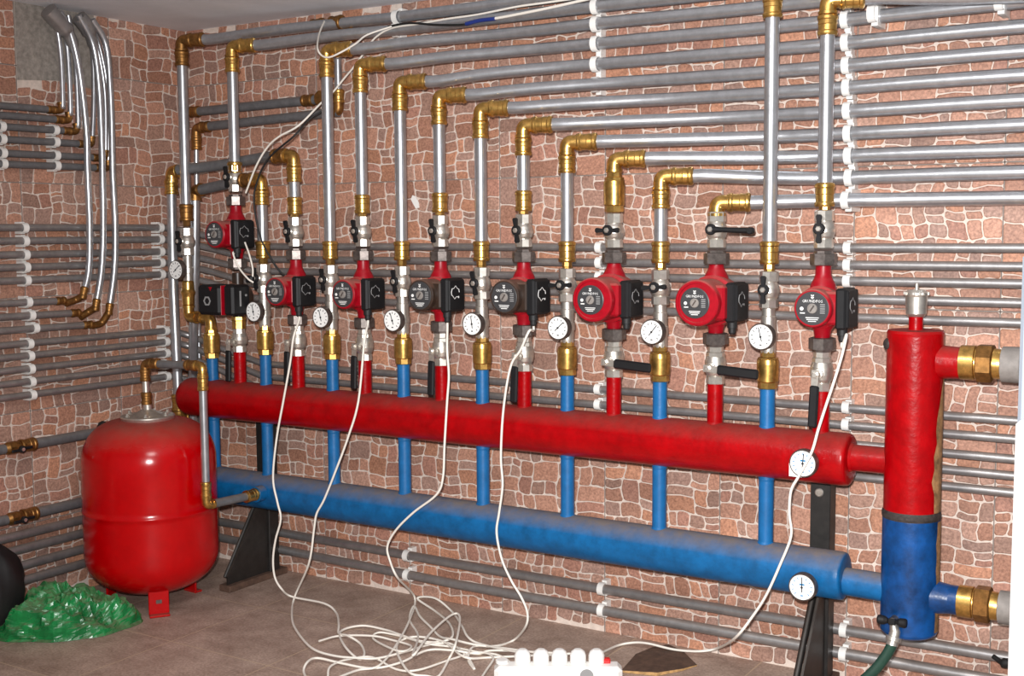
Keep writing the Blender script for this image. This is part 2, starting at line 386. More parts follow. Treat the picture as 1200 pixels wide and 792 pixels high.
# ------------------------------------------------------------------ pipe fittings
PR = .0178
def coupling_mb(o, d, L=.056, r=.0235):
    return MB().lathe(o, d, [(0, r*.80), (0, r*.98), (.004, r*1.05), (.009, r*1.05), (.012, r*.95), (L*.5, r*.95), (L*.5+.002, r*1.0), (L-.014, r*.98), (L-.011, r*1.06), (L-.005, r*1.06), (L-.002, r*.98), (L, r*.80)], 22)
def elbow_mb(c, d1, d2, a=.034, r=.0203, rb=.0215):
    c = V(c); d1 = V(d1).normalized(); d2 = V(d2).normalized()
    m = MB().tube(fillet([c+d1*a, c, c+d2*a], rb, 8), r, 18)
    for d in (d1, d2): m.lathe(c+d*(a-.008), d, [(0, r), (.001, r*1.14), (.008, r*1.14), (.009, r)], 20)
    return m
BEND = math.radians(16)
HD = V((math.cos(BEND), math.sin(BEND), 0))
RUNS = []
def riser(name_label, x, ztop, zbot, zwall, top='right', d=.2, r=PR, coup_bot=True, brass=M_BRASS, xend=3.2, ridx=0, dwall=.045, ramp=(.24, .62)):
    """vertical pipe with a brass elbow on top whose run bends back to the wall clips"""
    t = thing('heating_pipe', name_label, 'pipe', W(x, d, zbot))
    c = W(x, d, ztop)
    z1 = ztop-.034; z2 = z1-.05
    elbow_mb(c, (0, 0, -1), HD if top == 'right' else (-1, 0, 0)).build('elbow', brass, t)
    coupling_mb(W(x, d, z2), (0, 0, 1), .05).build('coupling', brass, t)
    MB().tube([W(x, d, zbot), W(x, d, z2+.006)], r, 20).build('riser_tube', M_PIPE, t)
    if coup_bot:
        mb = coupling_mb(W(x, d, zbot-.052), (0, 0, 1), .058)
        mb.lathe(W(x, d, zbot-.07), (0, 0, 1), [(0, .0135), (.006, .0145), (.02, .0145)], 8, False)
        mb.build('coupling', brass, t)
    if top == 'right':
        h = c+HD*.03
        coupling_mb(h, HD, .056).build('coupling', brass, t)
        s = h+HD*.05
        a, b = ramp
        pts = [s, s+HD*.05, V((x+a+.08, -(d*.45+dwall*.55), ztop+(zwall-ztop)*.6)), V((x+b, -dwall, zwall))]
        pts = [p for p in pts]
        k = x+b
        while k+.35 < xend: k += .35; pts.append(V((k, -dwall, zwall+.002*math.sin(k*5))))
        pts.append(V((xend, -dwall, zwall)))
        MB().tube(catmull(pts, 5), r, 16).build('run_tube', M_PIPE, t)
    return t

def gauge(loc, label, ang, r=.033, stem=None, name='pressure_gauge', cat='gauge', blue=False, group=None, patch=False):
    """round dial facing away from the back wall; loc = centre of the dial glass"""
    loc = V(loc)
    t = thing(name, label, cat, loc, group)
    MB().lathe(loc, (0, 1, 0), [(.0, r*.9), (-.003, r*.93), (-.003, r*.99), (.002, r*1.04), (.016, r*1.04), (.02, r*.9), (.021, .004)], 32).build('case', M_STEEL, t)
    dl = MB().lathe(loc+V((0, -.0012, 0)), (0, -1, 0), [(0, r*.93), (.0008, r*.93)], 32).build('dial', M_DIAL, t)
    tk = MB()
    for k in range(11):
        a = math.radians(-135+27*k)
        cx, cz = math.sin(a)*r*.7, math.cos(a)*r*.7
        e = V((math.sin(a), 0, math.cos(a))); s = V((math.cos(a), 0, -math.sin(a)))
        tk.box(loc+V((cx, -.0023, cz)), (.0018, .0006, .0055), axes=(s, V((0, 1, 0)), e))
    tk.box(loc+V((.0, -.0023, -r*.62)), (.006, .0006, .003))
    tk.build('tick_marks', M_BINK if blue else M_INK, dl)
    a = math.radians(ang); e = V((math.sin(a), 0, math.cos(a))); s = V((math.cos(a), 0, -math.sin(a)))
    nd = MB(); nd.box(loc+e*r*.18+V((0, -.0034, 0)), (.0022, .0008, r*1.1), axes=(s, V((0, 1, 0)), e))
    nd.lathe(loc+V((0, -.0026, 0)), (0, -1, 0), [(0, .003), (.0016, .003), (.002, .001)], 12)
    nd.build('needle', M_INK, dl)
    if blue:
        MB().box(loc+V((0, -.0022, .007)), (.013, .0005, .004)).build('printed_band', M_BINK, dl)
    if patch:
        MB().box(loc+V((-r*.55, .0005, -r*.55)), (r*.95, .003, r*.95)).build('paper_tag', M_WHITE, t)
    MB().tube([loc+V((0, .018, 0)), stem or (loc+V((0, .05, 0)))], .007, 12).build('stem', M_NICK, t)
    return t
def hexr(w): return w/math.cos(PI/8)
def upper_valve(x, d, zc, label, handle='v', long=False, mt=M_NICK, name='ball_valve', nutbelow=False, hr=.0):
    t = thing(name, label, 'valve', W(x, d, zc-.048))
    b = MB()
    b.lathe(W(x, d, zc-.048), (0, 0, 1), [(0, .021), (.002, .0240), (.022, .0240), (.024, .021)], 8, False, PI/8)
    b.lathe(W(x, d, zc-.026), (0, 0, 1), [(0, .0195), (.008, .0245), (.018, .0275), (.026, .0275), (.036, .0245), (.046, .0195)], 24)
    b.lathe(W(x, d, zc+.018), (0, 0, 1), [(0, .020), (.002, .0238), (.026, .0238), (.028, .020)], 8, False, PI/8)
    b.build('body', mt, t)
    MB().lathe(W(x, d+.018, zc), (0, -1, 0), [(0, .011), (.010, .011), (.012, .009), (.020, .009)], 16).build('stem_collar', mt, t)
    h = MB(); y = d+.040
    h.lathe(W(x, y-.004, zc), (0, -1, 0), [(0, .0125), (.001, .0145), (.007, .0145), (.009, .012)], 20)
    if long:
        u = V((1, 0, -.035)).normalized(); L = .108
        h.tube([W(x, y, zc)+u*.008, W(x, y, zc)+u*.03, W(x, y+.004, zc)+u*L*.9, W(x, y+.004, zc)+u*L], [.0085, .0065, .0075, .006], 12)
        h.lathe(W(x, y+.004, zc)+u*L, (0, -1, 0), [(-.008, .009), (.006, .009), (.008, .007)], 14)
    else:
        for sgn in (1, -1):
            u = V((math.sin(hr), 0, math.cos(hr))) if handle == 'v' else V((math.cos(hr), 0, math.sin(hr)))
            w = V((0, 0, 1)).cross(u) if False else V((u.z, 0, -u.x))
            c0 = W(x, y, zc)+u*sgn*.011
            ww, tt = (.0058, .003)
            pl = [c0-w*ww*.7, c0+w*ww*.7, c0+u*sgn*.020+w*ww*1.15, c0+u*sgn*.024+w*ww*.6, c0+u*sgn*.024-w*ww*.6, c0+u*sgn*.020-w*ww*1.15]
            h.prism(pl, (0, -1, 0), -.004, .005)
    ho = h.build('handle', M_BLACK, t)
    MB().lathe(W(x, y+.005, zc), (0, -1, 0), [(0, .0075), (.002, .0075), (.004, .0055)], 6, False).build('handle_nut', M_NICK, ho)
    return t
def lever_valve(x, d, z0, z1, label, lever='down', name='ball_valve'):
    t = thing(name, label, 'valve', W(x, d, z0)); H = z1-z0; zc = z0+H*.45
    b = MB()
    b.lathe(W(x, d, z0), (0, 0, 1), [(0, .021), (.002, .0240), (.02, .0240), (.022, .021)], 8, False, PI/8)
    b.lathe(W(x, d, z0+.02), (0, 0, 1), [(0, .0195), (.01, .0255), (.022, .028), (H*.4, .028), (H*.4+.012, .024), (H*.55, .0195)], 24)
    b.lathe(W(x, d, z1-.030), (0, 0, 1), [(0, .0195), (.002, .0240), (.012, .0240), (.014, .021), (.03, .021)], 8, False, PI/8)
    b.build('body', M_NICK, t)
    MB().lathe(W(x, d+.02, zc), (0, -1, 0), [(0, .0125), (.014, .0125), (.015, .009), (.028, .009)], 16).build('stem_collar', M_NICK, t)
    y = d+.049
    hd = MB()
    if lever == 'down': u = V((-.04, 0, -1)).normalized()
    else: u = V((1, 0, -.06)).normalized()
    w = V((u.z, 0, -u.x)); c0 = W(x, y, zc)
    ho = MB().prism([c0-u*.012-w*.009, c0-u*.012+w*.009, c0+u*.035+w*.0085, c0+u*.035-w*.0085], (0, -1, 0), 0, .003).build('lever_plate', M_NICK, t)
    MB().lathe(c0+V((0, -.003, 0)), (0, -1, 0), [(0, .008), (.005, .008), (.006, .006)], 6, False).build('lever_nut', M_NICK, ho)
    L0, L1 = .026, (.130 if lever == 'down' else .136)
    c1 = c0+u*((L0+L1)/2)+V((0, -.0015, 0))
    MB().box(c1, (.025 if lever != 'down' else .0225, .012, L1-L0), .004, axes=(w, V((0, 1, 0)), u)).build('grip', M_BLACK, t, 'black lever grip')
    return t
def check_valve(x, d, z0, z1, label, r=.0275, mt=M_BRASS):
    t = thing('check_valve', label, 'valve', W(x, d, z0)); H = z1-z0
    b = MB()
    b.lathe(W(x, d, z0), (0, 0, 1), [(0, r*.80), (.002, r*.92), (.018, r*.92), (.020, r*.82)], 8, False, PI/8)
    b.lathe(W(x, d, z0+.016), (0, 0, 1), [(0, r*.82), (.004, r), (H*.5, r*1.03), (H*.62, r), (H*.63, r*.86)], 26)
    b.build('body', mt, t)
    MB().lathe(W(x, d, z1-.034), (0, 0, 1), [(0, r*.86), (.002, r*.93), (.018, r*.93), (.020, r*.72), (.034, r*.7)], 8, False, PI/8).build('hex_collar', mt, t)
    return t
def nipple(x, d, z0, z1, label):
    t = thing('threaded_nipple', label, 'pipe fitting', W(x, d, z0))
    b = MB(); H = z1-z0
    b.lathe(W(x, d, z0), (0, 0, 1), [(0, .0185), (.01, .0195), (H-.022, .0195), (H-.02, .017), (H, .017)], 20)
    b.build('tube', M_NICK, t)
    MB().lathe(W(x, d, z0+H*.40-.012), (0, 0, 1), [(0, .0195), (.002, .0220), (.022, .0220), (.024, .0195)], 18).build('tee_boss', M_NICK, t)
    return t

# text for the pump plates
def text_polys(body, size):
    c = bpy.data.curves.new('t', 'FONT'); c.body = body; c.size = size; c.align_x = 'CENTER'; c.align_y = 'CENTER'; c.resolution_u = 1
    o = bpy.data.objects.new('t', c); COL.objects.link(o)
    dg = bpy.context.evaluated_depsgraph_get(); dg.update()
    me = bpy.data.meshes.new_from_object(o.evaluated_get(dg))
    r = ([v.co.copy() for v in me.vertices], [tuple(p.vertices) for p in me.polygons])
    bpy.data.objects.remove(o); bpy.data.curves.remove(c); bpy.data.meshes.remove(me)
    return r
TXT = text_polys('GRUNDFOS', .0088)
def pump(x, d, zc, ztop, zbot, label, style, df, r=.044, big=False, group=None):
    """circulator: vertical volute in the line, motor sticking out from the wall with a round plate, terminal box on its right"""
    t = thing('circulation_pump', label, 'pump', W(x, d, zbot))
    mc = {'red': M_PRED, 'brown': M_PBRN}[style]
    b = MB()
    zs0, zs1 = zbot+.036, ztop-.036
    b.tube([W(x, d, zs0-.006), W(x, d, zs1+.006)], .0185, 18)
    b.lathe(W(x, d-.034, zc), (0, -1, 0), [(0, .03), (.004, r*1.02), (.048, r*1.12), (.066, r*1.12), (.070, r*1.0)], 28)
    b.lathe(W(x, d, zc+r*.75), (0, 0, 1), [(0, .034), (.020, .030), (.034, .0225), (.044, .0195), (zs1-zc-r*.75, .0190)], 20, soft=True)
    b.lathe(W(x, d, zc-r*.75), (0, 0, -1), [(0, .034), (.012, .030), (.022, .022), (zc-r*.75-zs0, .0190)], 20, soft=True)
    b.build('volute', M_PRED, t)
    b = MB(); y0 = d+.034
    L = df-y0; rb_ = min(r, .051)
    b.lathe(W(x, y0, zc), (0, -1, 0), [(0, r*.98), (L-.012, r), (L-.003, r*.985), (L, r*.93), (L, r*.84), (L-.003, r*.83), (L-.003, .001)], 36)
    b.box(W(x+rb_*.72, (y0+df)/2-.012, zc), (rb_*1.1, L*.78, rb_*1.72), .006)
    b.build('motor_housing', mc, t)
    rl = r*(.66 if big else .88)
    plx = x-(.004 if big else 0)
    pl = MB().lathe(W(plx, df-.0025, zc), (0, -1, 0), [(0, rl), (.0022, rl), (.003, rl*.96)], 36).build('name_plate', M_LABEL, t)
    yy = df+.001
    k = rl/.038
    mk = MB()
    for s in (-1, 1):
        u = V((math.sin(s*.72), 0, math.cos(s*.72))); w = V((u.z, 0, -u.x))
        mk.box(W(plx, yy, zc+.0268*k), (.0022*k, .0006, .0092*k), axes=(w, V((0, 1, 0)), u))
    mk.box(W(plx, yy, zc+.0236*k), (.0022*k, .0006, .0045*k))
    vs, fs = TXT
    mk.add([W(plx+v.x*k, yy+.0003, zc+.0160*k+v.y*k) for v in vs], fs, False)
    mk.lathe(W(plx-.024*k, yy-.0006, zc-.001), (0, -1, 0), [(0, .0042*k), (.0008, .0042*k)], 14)
    mk.box(W(plx-.022*k, yy, zc-.0105*k), (.011*k, .0006, .0026*k))
    for q, wd in ((-.0205, .030), (-.0245, .026), (-.0285, .018)): mk.box(W(plx, yy, zc+q*k), (wd*k, .0006, .0017*k))
    mk.build('white_print', M_MARK, pl)
    mg = MB()
    for q in range(5): mg.box(W(plx+.023*k, yy, zc+(.009-.0046*q)*k), (.011*k, .0006, .0022*k))
    mg.build('grey_print', M_GREYM, pl)
    kn = MB().lathe(W(plx, df-.001, zc), (0, -1, 0), [(0, .0115*k), (.003, .0115*k), (.005, .0105*k), (.0052, .0085*k), (.004, .008*k), (.004, .001)], 22).build('speed_knob', M_GREYF, pl)
    a = .6; u = V((math.sin(a), 0, math.cos(a))); w = V((u.z, 0, -u.x))
    MB().box(W(plx, df+.0045, zc), (.003*k, .003, .016*k), .0008, axes=(w, V((0, 1, 0)), u)).build('knob_slot', M_STEEL, kn)
    # terminal box
    rb = min(r, .0475); bx0 = x+(r*1.2 if not big else .058); th = .026
    bc = W(bx0+th/2, d+.042, zc)
    tb = MB().box(bc, (th, .086, rb*2.1), .005); tb.box(bc+V((th/2+.002, 0, 0)), (.008, .078, rb*1.94), .003)
    tb = tb.build('terminal_box', M_BLACK, t)
    em = MB(); xx = bx0+th+.0064
    pts = [V((xx, bc.y-.010+.020*math.cos(q*.5), zc+.008+.016*math.sin(q*.5)*(1.2 if q % 2 else .8))) for q in range(0, 12)]
    em.tube(pts, .0011, 6)
    em.lathe(V((xx-.0006, bc.y+.006, zc-.006)), (1, 0, 0), [(0, .0032), (.001, .0032)], 12)
    em.build('box_emblem', M_MARK if style == 'brown' else M_GREYM, tb)
    gz = zc-rb*1.05
    gl = MB().lathe(W(bx0+th/2, d+.066, gz), (0, 0, -1), [(-.004, .0125), (.014, .0125), (.015, .0095), (.026, .009), (.030, .007)], 14).build('cable_gland', M_BLACKR, t)
    # union nuts
    for z, dr in ((ztop, -1), (zbot, 1)):
        n = MB(); n.lathe(W(x, d, z), (0, 0, dr), [(0, .0215), (0, .0235), (.006, .0245), (.007, .0330), (.034, .0330), (.036, .028)], 8, False, PI/8)
        n.build('union_nut', M_STEEL, t)
    return t, W(bx0+th/2, d+.066, gz-.028)

# ------------------------------------------------------------------ gauge columns (return side)
D = .2
RX = [.545, .831, 1.113, 1.401, 1.686, 1.970, 2.270]
RZ = [1.366, 1.755, 1.637, 1.543, 1.436, 1.335, 1.800]
RW = [None, 1.775, 1.664, 1.552, 1.436, 1.325, 1.815]
NEED = [-12, -14, -18, -8, 48, 40, -14]
HND = ['v', 'v', 'v', 'v', 'h', 'h', 'v']
nth = lambda i: ORD[i+1]
for i, x in enumerate(RX):
    wh = f'{ORD[i+2]} gauge column from the left'
    if i == 0:
        t = thing('heating_pipe', 'short silver pipe with brass elbow turning left, above the second gauge from the left', 'pipe', W(x, D, 1.155))
        elbow_mb(W(x, D, RZ[0]), (0, 0, -1), (-1, 0, 0)).build('elbow', M_BRASS, t)
        coupling_mb(W(x, D, RZ[0]-.084), (0, 0, 1), .05).build('coupling', M_BRASS, t)
        MB().tube([W(x, D, 1.16), W(x, D, RZ[0]-.078)], PR, 20).build('riser_tube', M_PIPE, t)
        mb = coupling_mb(W(x, D, 1.108), (0, 0, 1), .058); mb.lathe(W(x, D, 1.09), (0, 0, 1), [(0, .0135), (.006, .0145), (.02, .0145)], 8, False); mb.build('coupling', M_BRASS, t)
        coupling_mb(W(x-.086, D, RZ[0]-.002), (1, 0, 0), .056).build('coupling', M_OBRASS, t)
        MB().tube([W(x-.08, D, RZ[0]-.002), W(.232, .163, 1.340)], PR, 16).build('run_tube', M_DPIPE, t)
        elbow_mb(W(.197, .16, 1.338), (1, -.08, .05), (0, 0, -1)).build('elbow', M_OBRASS, t)
        MB().tube(catmull([W(.197, .16, 1.31), P(228.5, 275, .158), P(228, 330, .15), P(227, 385, .13), P(226, 430, .105), P(226, 500, .09), P(228, 560, .09)], 4), .0165, 16).build('drop_tube', M_PIPE, t)
    else:
        ramp = (.2, .55) if i < 5 else ((.16, .42) if i == 5 else (.2, .5))
        riser(f'silver pipe with brass elbow {"at the ceiling" if i==6 else "turning right"}, rising from {wh}', x, RZ[i], 1.16, RW[i], ramp=ramp, dwall=.045 if i < 6 else .12)
    upper_valve(x, D, 1.045, f'nickel ball valve with {"upright" if HND[i]=="v" else "sideways"} black handle, {wh}', HND[i], hr=[-.15, -.1, -.12, -.18, .04, .06, .0][i])
    nipple(x, D, .884, .998, f'nickel tee nipple behind the dial, {wh}')
    gauge(W(x-.002, D+.047, .928 if i else .937), f'white round pressure gauge, {ORD[i+2]} from the left above the red header', NEED[i], stem=W(x, D+.01, .932))
    check_valve(x, D, .792, .888, f'brass check valve on the blue stub, {wh}')
# corner column
x = .195
riser('silver pipe in the corner with brass elbow under the ceiling, above the leftmost gauge', x, 1.838, 1.285, 1.862, ramp=(.3, .7), xend=1.75, brass=M_OBRASS)
upper_valve(x, D, 1.165, 'nickel ball valve with black butterfly handle in the corner column', 'v', hr=-.1)
t = thing('threaded_nipple', 'nickel pipe nipple beside the leftmost gauge in the corner', 'pipe fitting', W(x, D, 1.03))
MB().lathe(W(x, D, 1.03), (0, 0, 1), [(0, .0155), (.085, .0155)], 18).build('tube', M_NICK, t)
MB().lathe(W(x, D, 1.055), (0, 0, 1), [(0, .0155), (.002, .019), (.02, .019), (.022, .0155)], 18).build('tee_boss', M_NICK, t)
gauge(W(x-.004, D+.05, 1.068), 'white round pressure gauge in the corner, overlapping the leftmost silver pipe', 50, stem=W(x, D+.01, 1.068))
t = thing('brass_offset_bend', 'brass double elbow linking the corner column to the leftmost blue stub', 'pipe fitting', W(x, D, .88))
MB().lathe(W(x-.003, D, .945), (0, 0, 1), [(0, .017), (.004, .021), (.03, .0215), (.045, .0255), (.055, .0215), (.08, .0205), (.086, .016)], 22).build('tee_body', M_BRASS, t)
elbow_mb(W(x-.003, D, .905), (0, 0, 1), (1, 0, 0), .040, .019).build('elbow', M_BRASS, t)
elbow_mb(W(.297, D, .905), (-1, 0, 0), (0, 0, -1), .040, .019).build('elbow', M_BRASS, t)
MB().lathe(W(x+.03, D, .905), (1, 0, 0), [(0, .0165), (.04, .0165)], 8, False).build('link_nipple', M_OBRASS, t)
check_valve(.298, D, .768, .87, 'barrel shaped brass check valve on the leftmost blue stub near the corner')

# ------------------------------------------------------------------ pump columns (supply side)
PX = [.428, .687, .963, 1.256, 1.545, 1.832, 2.128, 2.409]
PZ = [1.80, 1.437, 1.70, 1.589, 1.489, 1.385, 1.264, 1.745]
PW = [1.822, None, 1.721, 1.607, 1.493, 1.380, 1.267, P(1100, 8, .085).z]
glands = []
for i, x in enumerate(PX):
    wh = f'{nth(i)} pump column from the left'
    if i == 1:
        t = thing('heating_pipe', 'short silver pipe with brass elbow turning left, above the second pump column', 'pipe', W(x, D, 1.30))
        elbow_mb(W(x, D, 1.437), (0, 0, -1), (-1, 0, 0)).build('elbow', M_BRASS, t)
        coupling_mb(W(x, D, 1.353), (0, 0, 1), .05).build('coupling', M_BRASS, t)
        MB().tube([W(x, D, 1.30), W(x, D, 1.36)], PR, 20).build('riser_tube', M_PIPE, t)
        mb = coupling_mb(W(x, D, 1.25), (0, 0, 1), .056); mb.lathe(W(x, D, 1.235), (0, 0, 1), [(0, .0135), (.018, .0145)], 8, False); mb.build('coupling', M_BRASS, t)
        coupling_mb(W(x-.084, D, 1.437), (1, 0, 0), .056).build('coupling', M_OBRASS, t)
        MB().tube(catmull([W(x-.08, D, 1.437), W(.50, .17, 1.435), W(.30, .165, 1.418), W(.16, .2, 1.408)], 6), PR, 16).build('run_tube', M_DPIPE, t)
        elbow_mb(W(.128, .2, 1.404), (1, 0, 0), (0, 0, -1)).build('elbow', M_BRASS, t)
        coupling_mb(W(.126, .2, 1.325), (0, 0, 1), .05).build('coupling', M_BRASS, t)
        MB().tube([W(.125, .2, 1.33), W(.120, .2, 1.0), W(.134, .205, .60)], .0165, 18).build('drop_tube', M_PIPE, t)
        coupling_mb(W(.134, .205, .575), (0, 0, 1), .06).build('coupling', M_BRASS, t)
        elbow_mb(W(.134, .205, .555), (0, 0, 1), (-.3, 1, -.2), .03).build('elbow', M_BRASS, t)
    elif i == 5:
        t = thing('heating_pipe', f'silver pipe turning right above the topmost brass check valve, {wh}', 'pipe', W(x, D, 1.34))
        c = W(x, D, PZ[i]); elbow_mb(c, (0, 0, -1), HD).build('elbow', M_BRASS, t)
        coupling_mb(c+HD*.03, HD, .056).build('coupling', M_BRASS, t)
        s = c+HD*.08
        MB().tube(catmull([s, s+HD*.05, W(x+.32, .1, 1.382), W(x+.5, .045, 1.381), W(2.7, .045, 1.38), W(3.2, .045, 1.378)], 5), PR, 16).build('run_tube', M_PIPE, t)
        check_valve(x, D, 1.243, 1.352, 'barrel shaped brass check valve under the elbow, above the sixth pump column', .0285)
    elif i == 6:
        t = thing('heating_pipe', 'silver pipe whose brass elbow sits straight on the long lever valve', 'pipe', W(x, D, 1.22))
        c = W(x, D, PZ[i]); elbow_mb(c, (0, 0, -1), HD).build('elbow', M_BRASS, t)
        coupling_mb(c+HD*.03, HD, .056).build('coupling', M_BRASS, t)
        s = c+HD*.08
        MB().tube(catmull([s, W(2.275, .150, 1.265), W(2.41, .1, 1.267), W(2.6, .05, 1.267), W(3.2, .045, 1.266)], 6), PR, 16).build('run_tube', M_PIPE, t)
    else:
        zb = 1.302 if i else 1.42
        riser(f'silver pipe with brass elbow turning right, rising from {wh}', x, PZ[i], zb, PW[i], ramp=(.2, .55) if i else (.3, .62), dwall=.045 if i != 7 else .085)
    zv = 1.196 if i else 1.375
    if i == 5: zv = 1.195
    hd = 'h' if i == 5 else 'v'
    upper_valve(x, D, zv, f'nickel valve with {"long black lever" if i==6 else ("sideways black handle" if i==5 else "upright black handle")} above the pump, {wh}', hd, long=(i == 6), hr=[-.1, -.15, -.15, -.12, -.1, 0, 0, .0][i])
PUMP = [('red', .300, .0445, 0), ('red', .300, .0455, 0), ('red', .300, .0455, 0), ('brown', .305, .0465, 0), ('brown', .305, .048, 0), ('red', .328, .059, 1), ('red', .328, .059, 1), ('red', .280, .047, 0)]
LBL = ['red pump with black round plate above the dark pump near the corner',
       'red pump with black plate, first right of the dark corner pump, white cable hanging below',
       'red pump with black plate, next left of the two dark motor pumps',
       'brown black pump with black plate, left one of two dark motor pumps',
       'brown black pump with black plate, right one of two dark motor pumps',
       'large red pump with thick red rim, left one of the two large red pumps',
       'large red pump with thick red rim, right one, under the long black lever',
       'red pump with wide grey plate, rightmost of all, beside the white clip row']
for i, x in enumerate(PX):
    st, df, r, big = PUMP[i]
    if i == 0:
        p, g = pump(x, D, 1.188, 1.318, 1.072, LBL[0], 'red', df, r); glands.append(g)
        # the dark pump below it
        t = thing('circulation_pump', 'black boxy pump with grey hexagon emblem near the corner, below the red pump', 'pump', W(x, D, .90))
        MB().tube([W(x, D, .915), W(x, D, 1.06)], .0185, 18).lathe(W(x, D-.03, .978), (0, -1, 0), [(0, .03), (.004, .045), (.055, .048), (.06, .044)], 26).build('volute', M_PBRN, t)
        mh = MB().box(W(x-.016, D+.075, .975), (.105, .09, .098), .010).build('motor_cover', M_BLACK, t)
        MB().lathe(W(x-.02, D+.119, .972), (0, -1, 0), [(0, .0165), (.0025, .0165), (.0025, .011), (0, .011)], 6, False, cap=False).build('hexagon_emblem', M_GREYM, mh)
        MB().prism([W(x-.012, D+.1202, 1.018), W(x+.004, D+.1202, 1.018), W(x-.004, D+.1202, 1.005)], (0, -1, 0), 0, .001).build('red_mark', M_PRED, mh)
        MB().box(W(x+.0385, D+.073, .975), (.0022, .088, .096), .0008).build('red_seam', M_PRED, t, 'thin red seam between motor and box')
        tb = MB().box(W(x+.062, D+.068, .975), (.043, .082, .098), .007).build('terminal_box', M_BLACK, t)
        MB().box(W(x+.0845, D+.075, .98), (.002, .006, .05)).lathe(W(x+.083, D+.05, .99), (1, 0, 0), [(0, .004), (.003, .004)], 10).build('box_rib', M_GREYM, tb)
        MB().lathe(W(x, D, .872), (0, 0, 1), [(0, .019), (.003, .024), (.028, .024), (.031, .0265), (.042, .0265)], 8, False, PI/8).build('union_nut', M_BRASS, t, 'brass union nut')
    else:
        p, g = pump(x, D, [0, 1.008, 1.006, 1.010, 1.012, 1.013, 1.013, 1.005][i], 1.142, .893, LBL[i], st, df, r, bool(big)); glands.append(g)
    lv = 'right' if i in (5, 6) else 'down'
    lever_valve(x, D, .795, .896 if i else .875, f'nickel valve with black grip {"pointing right" if lv=="right" else "hanging down"}, under the {nth(i)} pump column from the left', lv)
# short nut between the pumps of the first column is part of the upper pump's union nuts

# ------------------------------------------------------------------ manifolds
t = thing('supply_manifold', 'long red painted header pipe running across the back wall', 'manifold', W(.2, D, .63))
RM = MB().lathe(W(.155, D, .63), (1, 0, 0), [(0, .001), (.0008, .014), (.006, .036), (.015, .052), (.027, .0615), (.040, .065), (.05, .0655), (.3, .0655), (1.2, .0655), (2.2, .0655), (2.312, .0655), (2.322, .065), (2.329, .0625), (2.332, .058), (2.3325, .045), (2.333, .001)], 48, soft=True)
RM.build('header_tube', M_RED, t)
for i, x in enumerate(PX):
    MB().lathe(W(x, D, .66), (0, 0, 1), [(0, .0208), (.0305, .0238), (.036, .0208), (.142, .0208)], 20).build('outlet_stub', M_RED, t)
MB().tube([W(2.46, D, .636), W(2.585, D, .636)], .0325, 26).build('link_tube', M_RED, t)
b = MB().lathe(W(2.482, D, .636), (1, 0, 0), [(0, .036), (.006, .037), (.012, .0335)], 26); b.build('weld_bead', M_RED, t)
t = thing('return_manifold', 'long blue painted header pipe below the red one, crossing the back wall', 'manifold', W(.3, D, .336))
MB().lathe(W(.262, D, .336), (1, 0, 0), [(0, .001), (.0008, .013), (.006, .034), (.016, .048), (.028, .0565), (.040, .0596), (.05, .060), (.3, .060), (1.2, .06), (2.1, .06), (2.2, .0600), (2.209, .0595), (2.214, .0575), (2.216, .053), (2.2165, .04), (2.217, .001)], 48, soft=True).build('header_tube', M_BLUE, t)
for x in [.299]+RX:
    MB().lathe(W(x, D, .36), (0, 0, 1), [(0, .0192), (.0335, .0222), (.038, .0192), (.196, .0192), (.2, .0205), (.336, .0205), (.339, .0192), (.439 if x > .3 else .412, .0192)], 20).build('inlet_stub', M_BLUES, t)
MB().tube([W(2.47, D, .324), W(2.585, D, .322)], .0345, 26).build('link_tube', M_BLUE, t)
gauge(P(941, 543, D+.10), 'white thermometer dial with paper tag at the right end of the red header', 5, .0335, name='thermometer', cat='thermometer', blue=True, stem=W(2.365, D+.055, .622), patch=True)
gauge(P(940, 688, D+.10), 'white thermometer dial at the right end of the blue header', 0, .0335, name='thermometer', cat='thermometer', blue=True, stem=W(2.37, D+.05, .32))

# hydraulic separator
xs = 2.634
t = thing('hydraulic_separator', 'upright thick cylinder, red above and blue below, at the right end of the headers', 'separator', W(xs, D, .215))
MB().lathe(W(xs, D, .52), (0, 0, 1), [(0, .0655), (.424, .0655), (.430, .066), (.436, .063), (.4365, .0)], 40).build('red_shell', M_RED, t)
MB().lathe(W(xs, D, .218), (0, 0, 1), [(0, .0), (.0005, .055), (.006, .064), (.012, .067), (.285, .067), (.291, .0665)], 40).build('blue_shell', M_DBLUE, t)
MB().lathe(W(xs, D, .505), (0, 0, 1), [(0, .067), (.006, .0685), (.014, .0685), (.02, .0655)], 40).build('weld_seam', M_SOOT, t)
b = MB()
# bare rusty strip down the right flank
zz = [.235+.0305*k for k in range(21)]
for (za, zb) in ((0, 9), (9, 20)):
    rows = range(za, zb+1); vs = []
    for q in rows:
        z = zz[q]; rr = .0683 if za == 0 else .0667
        if za == 9 and q == 9: z = .526
        if za == 0 and q == 9: z = .504
        e1 = (.34 if za == 0 else .60)*(.85+.10*math.sin(q*1.1)+.09*math.sin(q*2.7+1)+.06*math.sin(q*5.3))*(1 if q < 16 else (20.3-q)/4.3)
        for k in range(9):
            an = -.34+(e1+.34)*k/8
            vs.append(W(xs+rr*math.cos(an), D+rr*math.sin(an), z))
    n9 = len(rows)
    b.add(vs, [(j*9+k, (j+1)*9+k, (j+1)*9+k+1, j*9+k+1)[::-1] for j in range(n9-1) for k in range(8)], True)
b.build('bare_rust_strip', M_RUST, t, 'bare rusty strip along the right side')
MB().lathe(W(xs-.057, D+.03, .925), V((-.6, -.6, .3)), [(-.012, .012), (.0, .016), (.006, .010), (.008, .0)], 12).build('weld_lump', M_SOOT, t)
